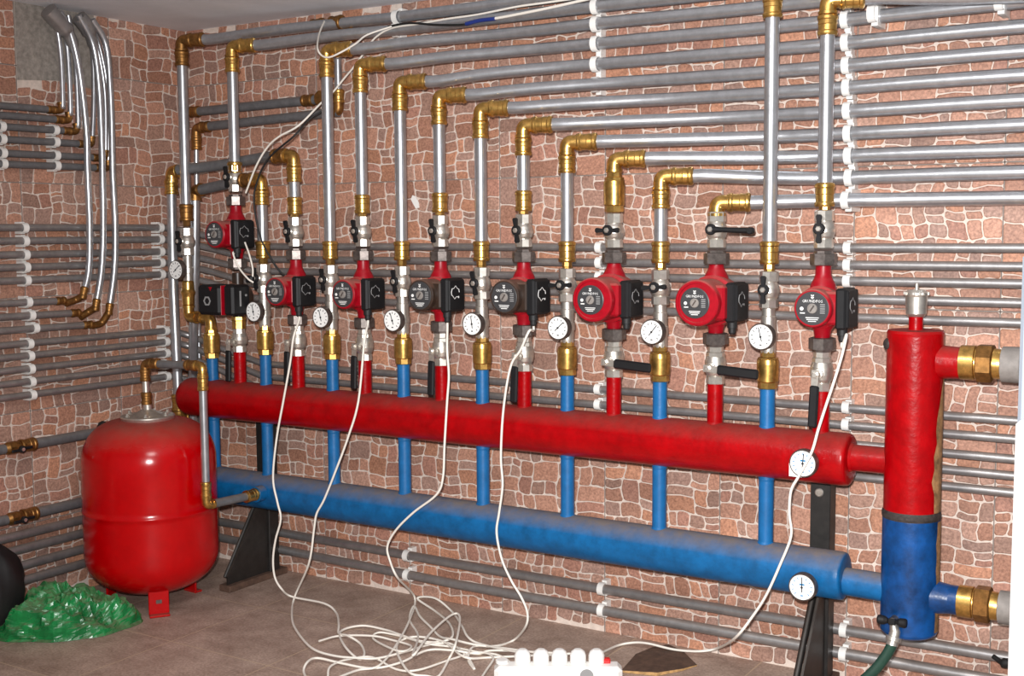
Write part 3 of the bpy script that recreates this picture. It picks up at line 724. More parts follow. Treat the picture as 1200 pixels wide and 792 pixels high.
MB().lathe(W(xs, D, .95), (0, 0, 1), [(0, .022), (.004, .02), (.007, .0165), (.04, .0165)], 20).build('vent_stub', M_RED, t)
MB().lathe(W(xs+.055, D, .883), (1, 0, 0), [(0, .040), (.04, .0375), (.05, .0375)], 28).build('side_stub', M_RED, t)
MB().lathe(W(xs+.055, D, .318), (1, 0, 0), [(0, .040), (.04, .0345), (.06, .0345)], 28).build('side_stub', M_DBLUE, t)
def union(x0, z, label, s=1.0):
    t = thing('pipe_union', label, 'pipe fitting', W(x0, D, z))
    o = W(x0, D, z)
    MB().lathe(o, (1, 0, 0), [(0, .034*s), (.002, .040*s), (.034, .0405*s), (.036, .037*s), (.044, .036*s)], 26).build('brass_body', M_BRASS, t)
    MB().lathe(o+V((.038, 0, 0)), (1, 0, 0), [(0, .040*s), (.003, .0455*s), (.034, .0455*s), (.037, .040*s)], 8, False, PI/8).build('brass_nut', M_OBRASS, t)
    MB().lathe(o+V((.037+.036, 0, 0)), (1, 0, 0), [(0, .036*s), (.012, .035*s), (.02, .034*s)], 24).build('brass_tail', M_BRASS, t)
    MB().lathe(o+V((.091, 0, 0)), (1, 0, 0), [(0, .034*s), (.002, .041*s), (.042, .0415*s), (.046, .038*s)], 26).build('grey_socket', M_GREYF, t)
    MB().lathe(o+V((.136, 0, 0)), (1, 0, 0), [(0, .039*s), (.06, .039*s)], 26).build('dark_pipe_end', M_DGREY, t)
    return t
union(xs+.103, .885, 'brass and grey union on the red upper right outlet of the thick cylinder')
union(xs+.113, .318, 'brass and grey union on the blue lower right outlet of the thick cylinder', .94)
t = thing('air_vent', 'nickel automatic air vent on top of the red cylinder', 'air vent', W(xs, D, .985))
MB().lathe(W(xs, D, .985), (0, 0, 1), [(0, .012), (.004, .0195), (.010, .0235), (.05, .0255), (.055, .0275), (.06, .0275), (.062, .024), (.066, .02), (.0665, 0)], 28).build('body', M_NICK, t)
b = MB()
for k in range(8): b.box(W(xs, D, 1.043)+V((math.cos(k*PI/4)*.0275, math.sin(k*PI/4)*.0275, 0)), (.006, .006, .008), .001)
b.build('cap_lug_ring', M_NICK, t)
MB().lathe(W(xs, D, 1.05), (0, 0, 1), [(0, .0045), (.016, .0045), (.018, .003)], 12).build('vent_pin', M_NICK, t)

# drain valve and hose
pv = P(1047, 727, D+.078)
t = thing('drain_valve', 'small drain tap with black wing handle at the foot of the blue cylinder', 'valve', pv)
MB().tube([pv+V((0, .02, .0)), pv+V((0, -.012, 0))], .010, 14).build('stem', M_STEEL, t)
h = MB().box(pv+V((0, -.012, .001)), (.020, .014, .014), .003)
for s in (-1, 1): h.lathe(pv+V((s*.010, -.013, .002)), (s, 0, 0), [(0, .006), (.008, .0105), (.020, .0115), (.024, .009)], 12)
h.build('wing_handle', M_BLACK, t)
q1 = P(1049, 740, D+.085); q2 = P(1045, 756, D+.095)
MB().tube([pv+V((0, 0, -.004)), q1, q2], [.009, .0125, .014], 14).build('outlet_body', M_NICK, t)
MB().lathe(q1+(q2-q1)*.35, q2-q1, [(0, .0165), (.001, .018), (.010, .018), (.011, .0165)], 16).build('hose_clamp', M_NICK, t)
h = MB().tube(catmull([q2-(q2-q1)*.5, q2, P(1037, 770, D+.12), P(1020, 790, D+.16), P(985, 818, D+.22)+V((0, 0, .0)), G(930, 850, .013), G(860, 880, .013)], 8), .0125, 14).build('garden_hose', M_HOSE)
tag(h, 'dark green hose hanging from the drain tap under the blue cylinder', 'hose')

# ------------------------------------------------------------------ white cabinet at the right edge
x1 = P(1194, 420, .30).x; x2 = P(1188, 560, .40).x
t = thing('boiler_cabinet', 'white cabinet cut by the right edge of the photo', 'cabinet', W(x1, .3, 0))
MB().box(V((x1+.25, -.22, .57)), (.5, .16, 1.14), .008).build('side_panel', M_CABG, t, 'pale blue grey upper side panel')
MB().box(V((x2+.25, -.355, .40)), (.5, .10, .775), .008).build('front_panel', M_CAB, t, 'white lower front panel')

# ------------------------------------------------------------------ wall pipes
def wpipe(pts, r, label, m, rr=.05, cap=None):
    o = MB().tube(fillet(pts, rr, 6), r, 14).build('water_pipe', m)
    return tag(o, label, 'pipe')
# middle group: from the left wall round the corner along the back wall
LZ = [1.212, 1.171, 1.128, 1.089, 1.048]; BZ = [1.145, 1.101, 1.060, 1.014, .966]
for k in range(5):
    pts = [V((.04, -1.6, LZ[k]+.003)), V((.04, -.165, LZ[k])), V((.06, -.085, LZ[k]-.012)), V((.16, -.05, LZ[k]-.035)), V((.34, -.04, BZ[k])), V((1.6, -.04, BZ[k]+.001)), V((3.2, -.04, BZ[k]+.003))]
    wpipe(pts, .0118, f'grey pipe round the room corner, {nth(k)} from the top of the middle five', M_DPIPE if False else M_PIPE if False else M_FPIPE, .06)
LZ2 = [.849, .810, .769, .728, .686]; BZ2 = [.735, .690, .641, .600, .558]
for k in range(5):
    pts = [V((.04, -1.6, LZ2[k]+.006)), V((.04, -.15, LZ2[k])), V((.06, -.085, LZ2[k]-.02)), V((.17, -.05, LZ2[k]-.06)), V((.38, -.04, BZ2[k]+.003)), V((1.4, -.04, BZ2[k])), V((3.2, -.04, BZ2[k]-.003))]
    wpipe(pts, .0112, f'grey pipe round the room corner, {nth(k)} from the top of the lower five', M_FPIPE, .06)
FZ = [.250, .204, .151, .102]
for k in range(4):
    if k < 2: pts = [V((.04, -1.6, FZ[k])), V((.04, -.08, FZ[k]))]
    else: pts = [V((.04, -1.6, FZ[k])), V((.04, -.12, FZ[k])), V((.055, -.055, FZ[k])), V((.16, -.04, [.149, .09][k-2])), V((1.2, -.04, [.143, .077][k-2])), V((3.2, -.04, [.146, .084][k-2]))]
    wpipe(pts, .0145, f'dusty grey pipe near the floor of the left wall, {nth(k)} from the top of four' if k < 2 else f'dusty grey pipe just above the floor along both walls, {"upper" if k==2 else "lower"} of the pair', M_FPIPE, .06)
# small black elbow on the upper floor pipe at the right end
e = MB().tube(catmull([W(2.805, .062, .150), W(2.83, .075, .143), W(2.86, .08, .150)], 5), [.006]*5+[.012]*3+[.011]*2+[.010], 12).build('pipe_tail', M_BLACKR); tag(e, 'black rubber tail on the upper floor pipe beside the white cabinet', 'pipe fitting')
# two bigger pipes with taps on the left wall
for k, (z, y0) in enumerate(((.533, -.765), (.312, -.768))):
    t = thing('tapped_pipe', f'grey left wall pipe with brass end and black wing tap, {"above" if k==0 else "below"} mid tank height', 'pipe', V((.05, -.7, z)))
    MB().tube([V((.055, y0+.03, z)), V((.05, -.45, z)), V((.045, -.2, z))], .0165, 16).build('pipe_tube', M_DPIPE, t)
    coupling_mb(V((.055, y0-.02, z)), (0, 1, 0), .055, .021).build('coupling', M_OBRASS, t)
    MB().lathe(V((.055, y0-.075, z)), (0, 1, 0), [(0, .015), (.012, .02), (.04, .02), (.058, .016)], 14).build('tap_body', M_OBRASS, t)
    h = MB().lathe(V((.092, y0-.040, z-.002)), (1, 0, 0), [(0, .011), (.008, .011), (.009, .008)], 16)
    for s in (-1, 1): h.box(V((.096, y0-.040+s*.022, z-.002+s*.002)), (.006, .03, .009), .002)
    hh = h.build('wing_handle', M_BLACK, t)
    MB().lathe(V((.100, y0-.040, z-.002)), (1, 0, 0), [(0, .006), (.003, .006)], 6, False).build('handle_nut', M_NICK, hh)
    MB().tube([V((.055, y0-.07, z)), V((.055, -1.5, z))], .0155, 14).build('pipe_tube', M_DPIPE, t)
t = MB().lathe(V((.046, -.46, .545)), V((.4, .3, 1)), [(-.02, .018), (.01, .019), (.02, .012), (.022, 0)], 14).build('rubber_stopper', M_BLACKR); tag(t, 'black rubber stopper on the left wall pipe behind the tank shoulder', 'stopper')

# top-left bends
def lbend(name, pts, r, m=M_PIPE): return MB().tube(catmull(pts, 6), r, 12).build(name, m)
def L(px, py, d): q = ray(px, py); return CAM+q*((d-CAM.x)/q.x)
LONG = [([(70, 14), (83, 40), (93, 83), (101, 152), (102.5, 200), (105, 266), (104, 316), (98, 343)], .978, (83, 355)),
        ([(92, 18), (109, 52), (116, 101), (119, 160), (120, 200), (121, 266), (119, 316), (112.5, 357)], .936, (100, 371)),
        ([(108, 23), (124, 52), (129, 101), (131, 150), (132, 200), (135, 266), (134, 316), (128, 362)], .894, (114, 381))]
for k, (pp, z, ee) in enumerate(LONG):
    t = thing('bent_pipe', f'silver pipe curving from the ceiling onto the left wall, {["leftmost","middle","rightmost"][k]} of three long ones', 'pipe', L(*pp[-1], .07))
    pts = [L(a, b, .075) for a, b in pp]; pts[0].z = min(pts[0].z, CEIL-.002)
    MB().tube(catmull(pts, 5), .0110, 12).build('drop_tube', M_PIPE, t)
    e = L(*ee, .05)
    d1 = (pts[-2]-pts[-1]).normalized()
    coupling_mb(pts[-1]-d1*.02, d1, .04, .0125).build('coupling', M_OBRASS, t)
    MB().tube(fillet([pts[-1]-d1*.01, V((.05, pts[-1].y-.012, z)), e+V((0, -.02, 0))], .02, 6), .0115, 14).build('elbow', M_OBRASS, t)
    coupling_mb(V((.047, e.y-.02, z)), (0, -1, 0), .035, .0128).build('coupling', M_OBRASS, t)
    MB().tube([V((.045, e.y-.045, z)), V((.042, -.83, z+.003)), V((.042, -1.6, z+.01))], .0115, 14).build('run_tube', M_FPIPE, t)
TOPZ = [1.585, 1.556, 1.522, 1.484, 1.442, 1.409]; ENDY = [-.60, -.572, -.545, -.53, -.49, -.485]
SH = [[(62, 16), (68, 40), (72, 76), (73.5, 124)], [(70, 18), (78, 50), (81, 88), (82.5, 130)], [(80, 18), (86, 50), (90, 96), (91.5, 146)], [(98, 20), (108, 60), (110, 110), (108, 165)], [(102, 22), (115, 60), (123, 110), (124, 175)], [(106, 24), (118, 60), (126.5, 110), (127, 180)]]
for k in range(6):
    t = thing('bent_pipe', f'grey pipe with brass elbow on the left wall, {nth(k)} of the upper six', 'pipe', V((.04, ENDY[k], TOPZ[k])))
    pts = [L(a, b, .05 if k < 3 else .045) for a, b in SH[k]]; pts[0].z = min(pts[0].z, CEIL-.002)
    y = pts[-1].y
    MB().tube(catmull(pts+[V((.042, y, TOPZ[k]+.02))], 5), .008, 10).build('drop_tube', M_PIPE, t)
    elbow_mb(V((.042, y, TOPZ[k])), (0, 0, 1), (0, -1, 0), .026, .011, .014).build('elbow', M_OBRASS, t)
    coupling_mb(V((.042, y-.02, TOPZ[k])), (0, -1, 0), .035, .0125).build('coupling', M_OBRASS, t)
    MB().tube([V((.042, y-.05, TOPZ[k])), V((.042, -.9, TOPZ[k]-.003)), V((.042, -1.6, TOPZ[k]-.004))], .0112, 12).build('run_tube', M_DPIPE, t)
for k, (a, b) in enumerate((([(56, 12), (68, 25), (80, 40), (88, 60)], .028), ([(92, 20), (100, 30), (106, 42), (111, 60)], .026))):
    pts = [L(x_, y_, .062) for x_, y_ in a]; pts[0].z = min(pts[0].z, CEIL-.001)
    o = MB().tube(catmull(pts, 5), [b]*6+[b*.95]*4+[b*.7]*4+[b*.5]*2, 16).build('pipe_sleeve', M_FPIPE); tag(o, f'thick grey sleeve over the bent pipes at the ceiling, {["left","right"][k]} one', 'pipe sleeve')

# small pipes high on the back wall
def brend(o, d, t, m=M_OBRASS): return coupling_mb(o, d, .045, .019).build('coupling', m, t)
t = thing('heating_pipe', 'dull grey pipe high in the corner behind the risers, upper of two short ones', 'pipe', W(.08, .05, 1.62))
MB().tube([W(.09, .05, 1.619), W(.70, .05, 1.628)], .0155, 14).build('pipe_tube', M_DPIPE, t); brend(W(.07, .05, 1.619), (1, 0, 0), t); brend(W(.60, .05, 1.627), (1, 0, 0), t)
elbow_mb(W(.70, .055, 1.628), (-1, 0, 0), (0, -1, .0), .03).build('elbow', M_OBRASS, t)
t = thing('heating_pipe', 'dull grey pipe high in the corner behind the risers, lower of two short ones', 'pipe', W(.08, .05, 1.56))
MB().tube([W(.12, .05, 1.564), W(.75, .05, 1.582)], .0155, 14).build('pipe_tube', M_DPIPE, t); brend(W(.12, .05, 1.564), (1, 0, 0), t)
elbow_mb(W(.095, .05, 1.562), (1, 0, 0), (0, 0, -1), .034, .017).build('elbow', M_OBRASS, t)
brend(W(.095, .05, 1.485), (0, 0, 1), t)
MB().tube([W(.094, .05, 1.50), W(.085, .055, 1.0), W(.08, .055, .3)], .0095, 12).build('drop_tube', M_PIPE, t)
elbow_mb(W(.75, .05, 1.583), (-1, 0, 0), (0, 0, 1), .034, .017).build('elbow', M_OBRASS, t)
brend(W(.75, .05, 1.61), (0, 0, 1), t, M_BRASS)
MB().tube([W(.75, .05, 1.64), W(.75, .05, 1.81)], .0125, 14).build('riser_tube', M_PIPE, t)
brend(W(.75, .055, 1.76), (0, 0, 1), t, M_BRASS)
for (x_, z_, lab) in ((.655, 1.861, 'brass coupling on the topmost pipe under the ceiling, left one'), (.735, 1.863, 'brass coupling on the topmost pipe under the ceiling, right one'), (.775, 1.822, 'brass coupling on the second pipe under the ceiling')):
    o = coupling_mb(W(x_, .062 if z_ > 1.85 else .058, z_), (1, 0, .01), .05, .023).build('pipe_coupling', M_OBRASS); tag(o, lab, 'pipe fitting')

# ------------------------------------------------------------------ pipe clips
def make_clip(r, back, name='pipe_clip'):
    """C shaped plastic clip around a pipe along X at the origin; wall at +y*back"""
    t = thing(name, 'clip', 'clip', (0, 0, 0)); w = .0092
    vs = []; n = 14; ro, ri = r+.0045, r+.0012
    b = MB()
    for k in range(n+1):
        a = math.radians(60)+math.radians(240)*k/n+0
        c, s = math.sin(a), math.cos(a)
        for (rr, xx) in ((ro, -w), (ro, w), (ri, w), (ri, -w)): vs.append(V((xx, -(-c)*-rr*0+(-1)*(-math.cos(a))*-rr if False else rr*math.cos(a), rr*math.sin(a))))
    fs = []
    for k in range(n):
        for q in range(4): fs.append((k*4+q, k*4+(q+1) % 4, (k+1)*4+(q+1) % 4, (k+1)*4+q))
    fs += [(0, 1, 2, 3), (n*4+3, n*4+2, n*4+1, n*4)]
    b.add(vs, [f[::-1] for f in fs], False); b.build('jaw', M_WHITE, t)
    y0 = r*.55
    MB().box(V((.002, (y0+back)/2+.001, 0)), (.016, back-y0, r*3.2), .001).build('base', M_WHITE, t)
    return t
CL = {}
def clip(x, dc, z, r, label, group, side='back'):
    key = (round(r, 4), round(dc, 3), side)
    pos = V((x, -dc, z)) if side == 'back' else V((dc, x, z))
    if key not in CL:
        t = make_clip(r, dc-.003); CL[key] = t
        if side == 'left': t.rotation_euler = (0, 0, PI/2)
        t.location = pos; t['label'] = label; t['group'] = group; return t
    return copy_thing(CL[key], pos, label, group)
g = 'white clips on the upper wall pipes, left row'
for k, (z, nm) in enumerate(((1.824, 'second'), (1.775, 'third'), (1.721, 'fourth'), (1.664, 'fifth'), (1.607, 'sixth'))):
    clip(1.693, .045, z, PR, f'white pipe clip on the {nm} upper pipe, in the upper middle clip row', g)
clip(.99, .045, 1.862, PR, 'white pipe clip on the topmost pipe near the ceiling cables', g)
clip(.985, .045, 1.822, PR, 'white pipe clip on the second pipe near the ceiling cables', g)
g = 'white clips on the wall pipes, right row'
for k, z in enumerate((1.721, 1.664, 1.607, 1.552, 1.493, 1.436, 1.380, 1.325)):
    clip(2.405+.0026*k, .045, z, PR, f'white pipe clip in the tall right row, {nth(k)} from the top', g)
clip(2.43, .093, 1.267, PR, 'white pipe clip in the tall right row, just above the gap in the clips', g)
for k, z in enumerate(BZ[:4]):
    clip(2.421, .04, z+.002, .0118, f'white pipe clip on the {nth(k)} middle back pipe, beside the rightmost pump', g)
for k, z in enumerate(BZ[:3]):
    clip(1.703, .04, z+.001, .0118, f'white clip on {nth(k)} middle back pipe, left of the large red pumps', g)
for k, z in enumerate(BZ2[:2]):
    clip(2.425, .04, z, .0112, f'white pipe clip on the {nth(k)} lower back pipe, right of the last red stub', g)
    clip(1.70, .04, z, .0112, f'white pipe clip on the {nth(k)} lower back pipe, between red stubs', g)
g = 'white clips on the floor pipes'
for x_, w in ((.997, 'left of the cord pile'), (1.712, 'under the blue header middle'), (2.43, 'right of the right bracket')):
    for k in range(2):
        zz = [.143, .078][k] + (.001*(x_-1.2))
        clip(x_, .04, zz, .0145, f'white pipe clip on the {["upper","lower"][k]} floor pipe, {w}', g)
clip(P(1022, 8, .09).x, .085, P(1100, 8, .085).z, PR, 'white clip on the foremost top right pipe, left one of two', 'white clips on the foremost pipe')
clip(P(1171, 6, .085).x, .085, P(1100, 8, .085).z, PR, 'white clip on the foremost top right pipe, right one of two', 'white clips on the foremost pipe')
g = 'white clips on the left wall pipes'
for k in range(5):
    clip(L(28+k*.6, 270+14*k, .04).y, .04, LZ[k], .0118, f'white clip on {nth(k)} of the middle five left wall pipes, left row', g, 'left')
    clip(L(187, 270, .04).y, .04, LZ[k], .0118, f'white clip on the {nth(k)} of the middle five left wall pipes, row by the corner', g, 'left')
    clip(L(34+k*.8, 405+14*k, .04).y, .04, LZ2[k], .0112, f'white clip on the {nth(k)} of the lower five left wall pipes, left row', g, 'left')
    clip(L(194, 400, .04).y, .04, LZ2[k], .0112, f'white clip on the {nth(k)} of the lower five left wall pipes, row by the corner', g, 'left')
for k, (z, px) in enumerate(((.9805, 33), (.9385, 36), (.897, 40))):
    clip(L(px, 370, .042).y, .042, z, .0115, f'white clip on the {nth(k)} of the three bent pipes on the left wall', g, 'left')
for k in range(2, 6):
    clip(L(1, 140, .042).y, .042, TOPZ[k]-.002, .0112, f'white clip on the {nth(k)} of the upper six left wall pipes, at the photo edge', g, 'left')
    clip(L(64, 150, .042).y, .042, TOPZ[k], .0112, f'white clip on the {nth(k)} of the upper six left wall pipes, near the brass elbows', g, 'left')

# ------------------------------------------------------------------ support brackets
for k, (x, nm) in enumerate(((.418, 'left'), (2.378, 'right'))):
    t = thing('support_bracket', f'black steel bracket standing on the floor under the {nm} end of the headers', 'bracket', W(x, .1, 0))
    b = MB().box(W(x, .092, .285), (.052, .008, .565), .001); b.box(W(x+.023, .072, .285), (.007, .045, .565), .001)
    po = b.build('post', M_BRK, t)
    if k: MB().lathe(W(x-.002, .098, .517), (0, -1, 0), [(0, .0115), (.003, .0115), (.005, .009)], 16).build('bolt_head', M_NICK, po)
    b = MB()
    b.prism([W(x+.012, .29, .022), W(x+.012, .29, .05), W(x+.012, .115, .30), W(x+.012, .05, .30), W(x+.012, .05, .022)], (1, 0, 0), 0, .006)
    b.build('gusset_plate', M_BRK, t)
    b = MB().tube([W(x+.0, .285, .045), W(x+.0, .125, .282)], .009, 4); b.build('diagonal_flange', M_BRK, t)
    MB().box(W(x+.012, .16, .011), (.05, .28, .022), .002).build('foot_bar', M_BOARD, t, 'dusty brown foot bar')
    for hx, mm, zz, rr in ((0, M_BRK, .571-.0, .066), ):
        MB().box(W(x, .12, .563), (.05, .09, .006), .001).build('saddle', M_BRK, t)
    MB().box(W(x, .12, .272), (.05, .09, .006), .001).build('saddle', M_BRK, t)

# ------------------------------------------------------------------ expansion tank
TX, TD = .315, .50
t = thing('expansion_tank', 'big red pressure vessel on short feet in the left corner', 'tank', W(TX, TD, 0))
prof = []
for k in range(15):
    a = PI/2*k/14; prof.append((.172-.127*math.cos(a), .001+.2085*math.sin(a)**.82))
prof += [(.2, .2095), (.25, .2095), (.30, .2095), (.3135, .2095), (.3155, .2112), (.3215, .2112), (.3235, .2095), (.34, .2095), (.40, .2095), (.45, .2093)]
for k in range(1, 15):
    a = PI/2*k/14; prof.append((.47+.132*math.sin(a), .072+.1373*math.cos(a)**.82))
MB().lathe(W(TX, TD, 0), (0, 0, 1), prof, 72, soft=True).build('shell', M_REDT, t)
fl = MB().lathe(W(TX, TD, .598), (0, 0, 1), [(0, .080), (.010, .083), (.011, .0845), (.015, .0845), (.017, .08), (.019, .048), (.027, .032), (.034, .02), (.036, .014), (.05, .014)], 40).build('top_flange', M_NICK, t)
for k in range(6):
    a = k*PI/3+.25
    MB().lathe(W(TX, TD, .613)+V((math.cos(a)*.068, math.sin(a)*.068, 0)), (0, 0, 1), [(0, .0075), (.006, .0075), (.007, .005), (.012, .005)], 6, False).build('flange_bolt', M_NICK, fl)
ca = math.atan2(-3.133+.5, 3.344-TX)
for k in range(3):
    a = ca+.10+k*2*PI/3; e = V((math.cos(a), math.sin(a), 0)); s = V((-math.sin(a), math.cos(a), 0))
    c = W(TX, TD, 0)+e*.145
    b = MB().box(c+V((0, 0, .044)), (.007, .062, .088), .002, axes=(e, s, V((0, 0, 1))))
    b.box(c+e*.01+V((0, 0, .004)), (.03, .062, .007), .002, axes=(e, s, V((0, 0, 1))))
    ft = b.build('foot', M_REDT, t)
    MB().box(c+e*.0042+V((0, 0, .045)), (.002, .018, .012), .0008, axes=(e, s, V((0, 0, 1)))).build('foot_slot', M_STEEL, ft)
# its connection pipe
t = thing('connection_pipe', 'thin pipe with brass elbows from the red tank top to the blue header', 'pipe', W(TX, TD, .645))
zt = .785; xr = .567
MB().tube([W(TX-.004, TD, .64), W(TX-.006, TD, zt-.03)], .011, 14).build('nipple_tube', M_NICK, t)
coupling_mb(W(TX-.004, TD, .648), (0, 0, 1), .04, .0165).build('coupling', M_OBRASS, t)
coupling_mb(W(TX-.006, TD, zt-.062), (0, 0, 1), .04, .0165).build('coupling', M_OBRASS, t)
elbow_mb(W(TX-.006, TD, zt-.005), (0, 0, -1), (1, 0, .02), .03, .0145, .018).build('elbow', M_OBRASS, t)
coupling_mb(W(TX+.02, TD, zt-.004), (1, 0, .02), .04, .0165).build('coupling', M_OBRASS, t)
MB().tube([W(TX+.05, TD, zt-.004), W(xr-.05, TD, zt)], .0125, 14).build('bridge_tube', M_DPIPE, t)
coupling_mb(W(xr-.068, TD, zt), (1, 0, 0), .045, .0165).build('coupling', M_OBRASS, t)
elbow_mb(W(xr, TD, zt), (-1, 0, 0), (0, 0, -1), .03, .0145, .018).build('elbow', M_BRASS, t)
coupling_mb(W(xr, TD, zt-.075), (0, 0, 1), .05, .0165).build('coupling', M_BRASS, t)
MB().tube([W(xr, TD, zt-.07), W(xr, TD, .41)], .0125, 16).build('drop_tube', M_PIPE, t)
coupling_mb(W(xr, TD, .375), (0, 0, 1), .05, .0165).build('coupling', M_BRASS, t)
elbow_mb(W(xr, TD, .35), (0, 0, 1), (0, 1, .0), .028, .0145, .018).build('elbow', M_BRASS, t)
MB().tube([W(xr, TD-.025, .349), W(xr+.004, .325, .345)], .0135, 14).build('back_tube', M_DPIPE, t)
coupling_mb(W(xr+.004, .335, .345), (0, 1, 0), .05, .0195).build('coupling', M_BRASS, t)
MB().lathe(W(xr+.004, .29, .344), (0, 1, 0), [(0, .026), (.03, .026)], 16).build('socket', M_BLUE, t)

# ------------------------------------------------------------------ cords
def cord(pts, label, r=.0035, m=M_CORD, name='electric_cable', n=6, cat='cable', group='white pump cables'):
    o = MB().tube(catmull(pts, n), r, 8).build(name, m); return tag(o, label, cat, group)
def hang(pp, d0, d1):
    n = len(pp); return [P(a, b, d0+(d1-d0)*i/max(1, n-1)) for i, (a, b) in enumerate(pp)]
def fl(pp, z=.004, lift=None):
    out = []
    for i, (a, b) in enumerate(pp):
        p = G(a, b, z+(lift[i] if lift else .0040*((i*7+int(a)) % 4)))
        if p.y > -.078: p = P(a, b, .078)
        out.append(p)
    return out
K1 = [(344, 395), (340, 425), (332, 470), (324, 515), (320, 560), (325, 588), (329, 608), (323, 632), (320, 655), (322, 676), (330, 690)]
K1f = [(342, 699), (380, 707), (394, 718), (397, 732), (397, 742), (408, 745), (422, 754), (427, 766), (420, 772), (404, 757), (399, 740), (424, 733), (452, 738), (470, 744), (492, 751), (515, 752), (530, 746), (527, 731), (510, 716), (489, 701), (510, 701), (530, 717), (541, 733), (549, 747), (565, 755), (585, 757), (600, 757)]
K2 = [(427, 400), (420, 470), (408, 512), (394, 550), (380, 585), (371, 602), (368, 620), (362, 660)]
K2f = [(345, 700), (342, 722), (347, 738), (365, 759), (390, 768), (420, 771), (444, 771), (480, 762), (500, 756), (514, 754), (530, 755), (548, 770), (556, 784), (549, 774), (552, 760), (568, 757), (590, 762), (610, 762)]
K3 = [(524, 410), (526, 440), (524, 470), (521, 520), (519, 560), (511, 580), (485, 600), (464, 621), (454, 640), (457, 657), (466, 677)]
K3f = [(486, 700), (480, 726), (464, 756), (444, 780), (420, 785), (396, 794), (384, 800), (366, 800), (356, 788), (360, 776), (372, 771), (400, 777), (436, 783), (470, 776), (500, 762), (530, 762), (560, 766), (580, 762), (605, 764), (630, 764)]
K4 = [(620, 388), (610, 410), (600, 425), (594, 450), (589, 490), (587, 536), (589, 568), (585, 600), (582, 624), (588, 655), (599, 680), (611, 700), (618, 718), (616, 734)]
K4f = [(602, 750), (580, 757), (555, 755), (530, 749), (516, 746), (504, 734), (492, 722), (485, 710), (480, 726), (490, 745), (484, 768), (505, 741), (530, 720), (539, 724), (534, 754), (526, 772), (514, 792), (500, 792), (480, 788), (466, 766), (468, 752), (488, 746), (520, 752), (545, 770), (580, 770), (605, 768), (640, 762)]
K5 = [(992, 392), (987, 415), (978, 445), (968, 475), (959, 503), (951, 530), (936, 558), (927, 575), (925, 602), (927, 628), (914, 662), (898, 697), (882, 722), (862, 747)]
K5f = [ (842, 759), (820, 763), (790, 761), (760, 754), (741, 753), (722, 757)]
gl = lambda i: glands[i]
# strip geometry first: its frame
cs = G(655, 800); su = V((math.cos(YAW-.02), math.sin(YAW-.02), 0)); sv = V((-su.y, su.x, 0)); zv = V((0, 0, 1))
plugpx = [607, 638, 662, 686, 710]
SLEN = .34; SH_ = .042
s0 = G(654, 797)
plug_pos = []
for px in [608, 632, 656, 680, 704]:
    a = (px-654)*.00206
    plug_pos.append(s0+su*a+sv*.012)
ends = [p+V((0, 0, .060))+sv*.022 for p in plug_pos]
cord([glands[1]+V((0, 0, .006)), glands[1]+V((0, 0, -.015))]+hang(K1, .30, .30)+fl(K1f[:-2])+[ends[0]+sv*.06-V((0, 0, .02)), ends[0]], 'white cable from the second column pump, dropping leftmost to the floor')
cord([glands[2]+V((0, 0, .006)), glands[2]+V((0, 0, -.015))]+hang(K2, .30, .30)+fl(K2f[:-2])+[ends[1]+sv*.06-V((0, 0, .02)), ends[1]], 'white cable from the third column pump, slanting left over both headers')
cord([glands[3]+V((0, 0, .006)), glands[3]+V((0, 0, -.015))]+hang(K3, .30, .28)+fl(K3f[:-2])+[ends[2]+sv*.06-V((0, 0, .02)), ends[2]], 'white cable from the left dark pump, bowing left over the blue header')
cord([glands[4]+V((0, 0, .006)), glands[4]+V((0, 0, -.015))]+hang(K4, .31, .27)+fl(K4f[:-2], lift=[(.05 if 10 <= i <= 14 else .0035*((i*5) % 4)) for i in range(len(K4f)-2)])+[ends[3]+sv*.06-V((0, 0, .02)), ends[3]], 'white cable from the right dark pump, falling almost straight past both headers')
cord([glands[7]+V((0, 0, .006)), glands[7]+V((0, 0, -.015))]+hang(K5[:6], .29, .335)+hang(K5[6:], .335, .30)+fl(K5f)+[ends[4]+sv*.04-V((0, 0, .02)), ends[4]], 'white cable from the rightmost pump, crossing the red header dial')
# the loose extra loops in the pile
cord(fl([(374, 751), (398, 745), (436, 745), (460, 750), (482, 757), (468, 763), (438, 749), (444, 741), (468, 745), (500, 754), (530, 758), (560, 764), (585, 768), (598, 780)])+[G(575, 800, .01)], 'white loose cable lying in narrow loops in the left of the floor pile', r=.0032)
cord(fl([(384, 794), (387, 781), (406, 773), (436, 770), (464, 784), (490, 785), (530, 772), (560, 764), (578, 770), (570, 785), (560, 800)]), 'white loose cable lying along the front of the floor pile', r=.0032)
# short cords at the corner pumps
cord([glands[0]+V((0, 0, .006)), P(273, 296, .28), P(279, 312, .28), P(290, 326, .28), P(297, 331, .27)], 'short white cable curving from the upper corner pump box', r=.003)
cord([P(287, 284, .25), P(292, 298, .26), P(296, 314, .26), P(296, 326, .26)], 'short white cable falling straight beside the upper corner pump', r=.003)
o = MB().box(P(293, 327, .26), (.03, .02, .024), .005).build('cable_plug', M_BLACK); tag(o, 'black plug joining the two short white cables by the corner pumps', 'plug')
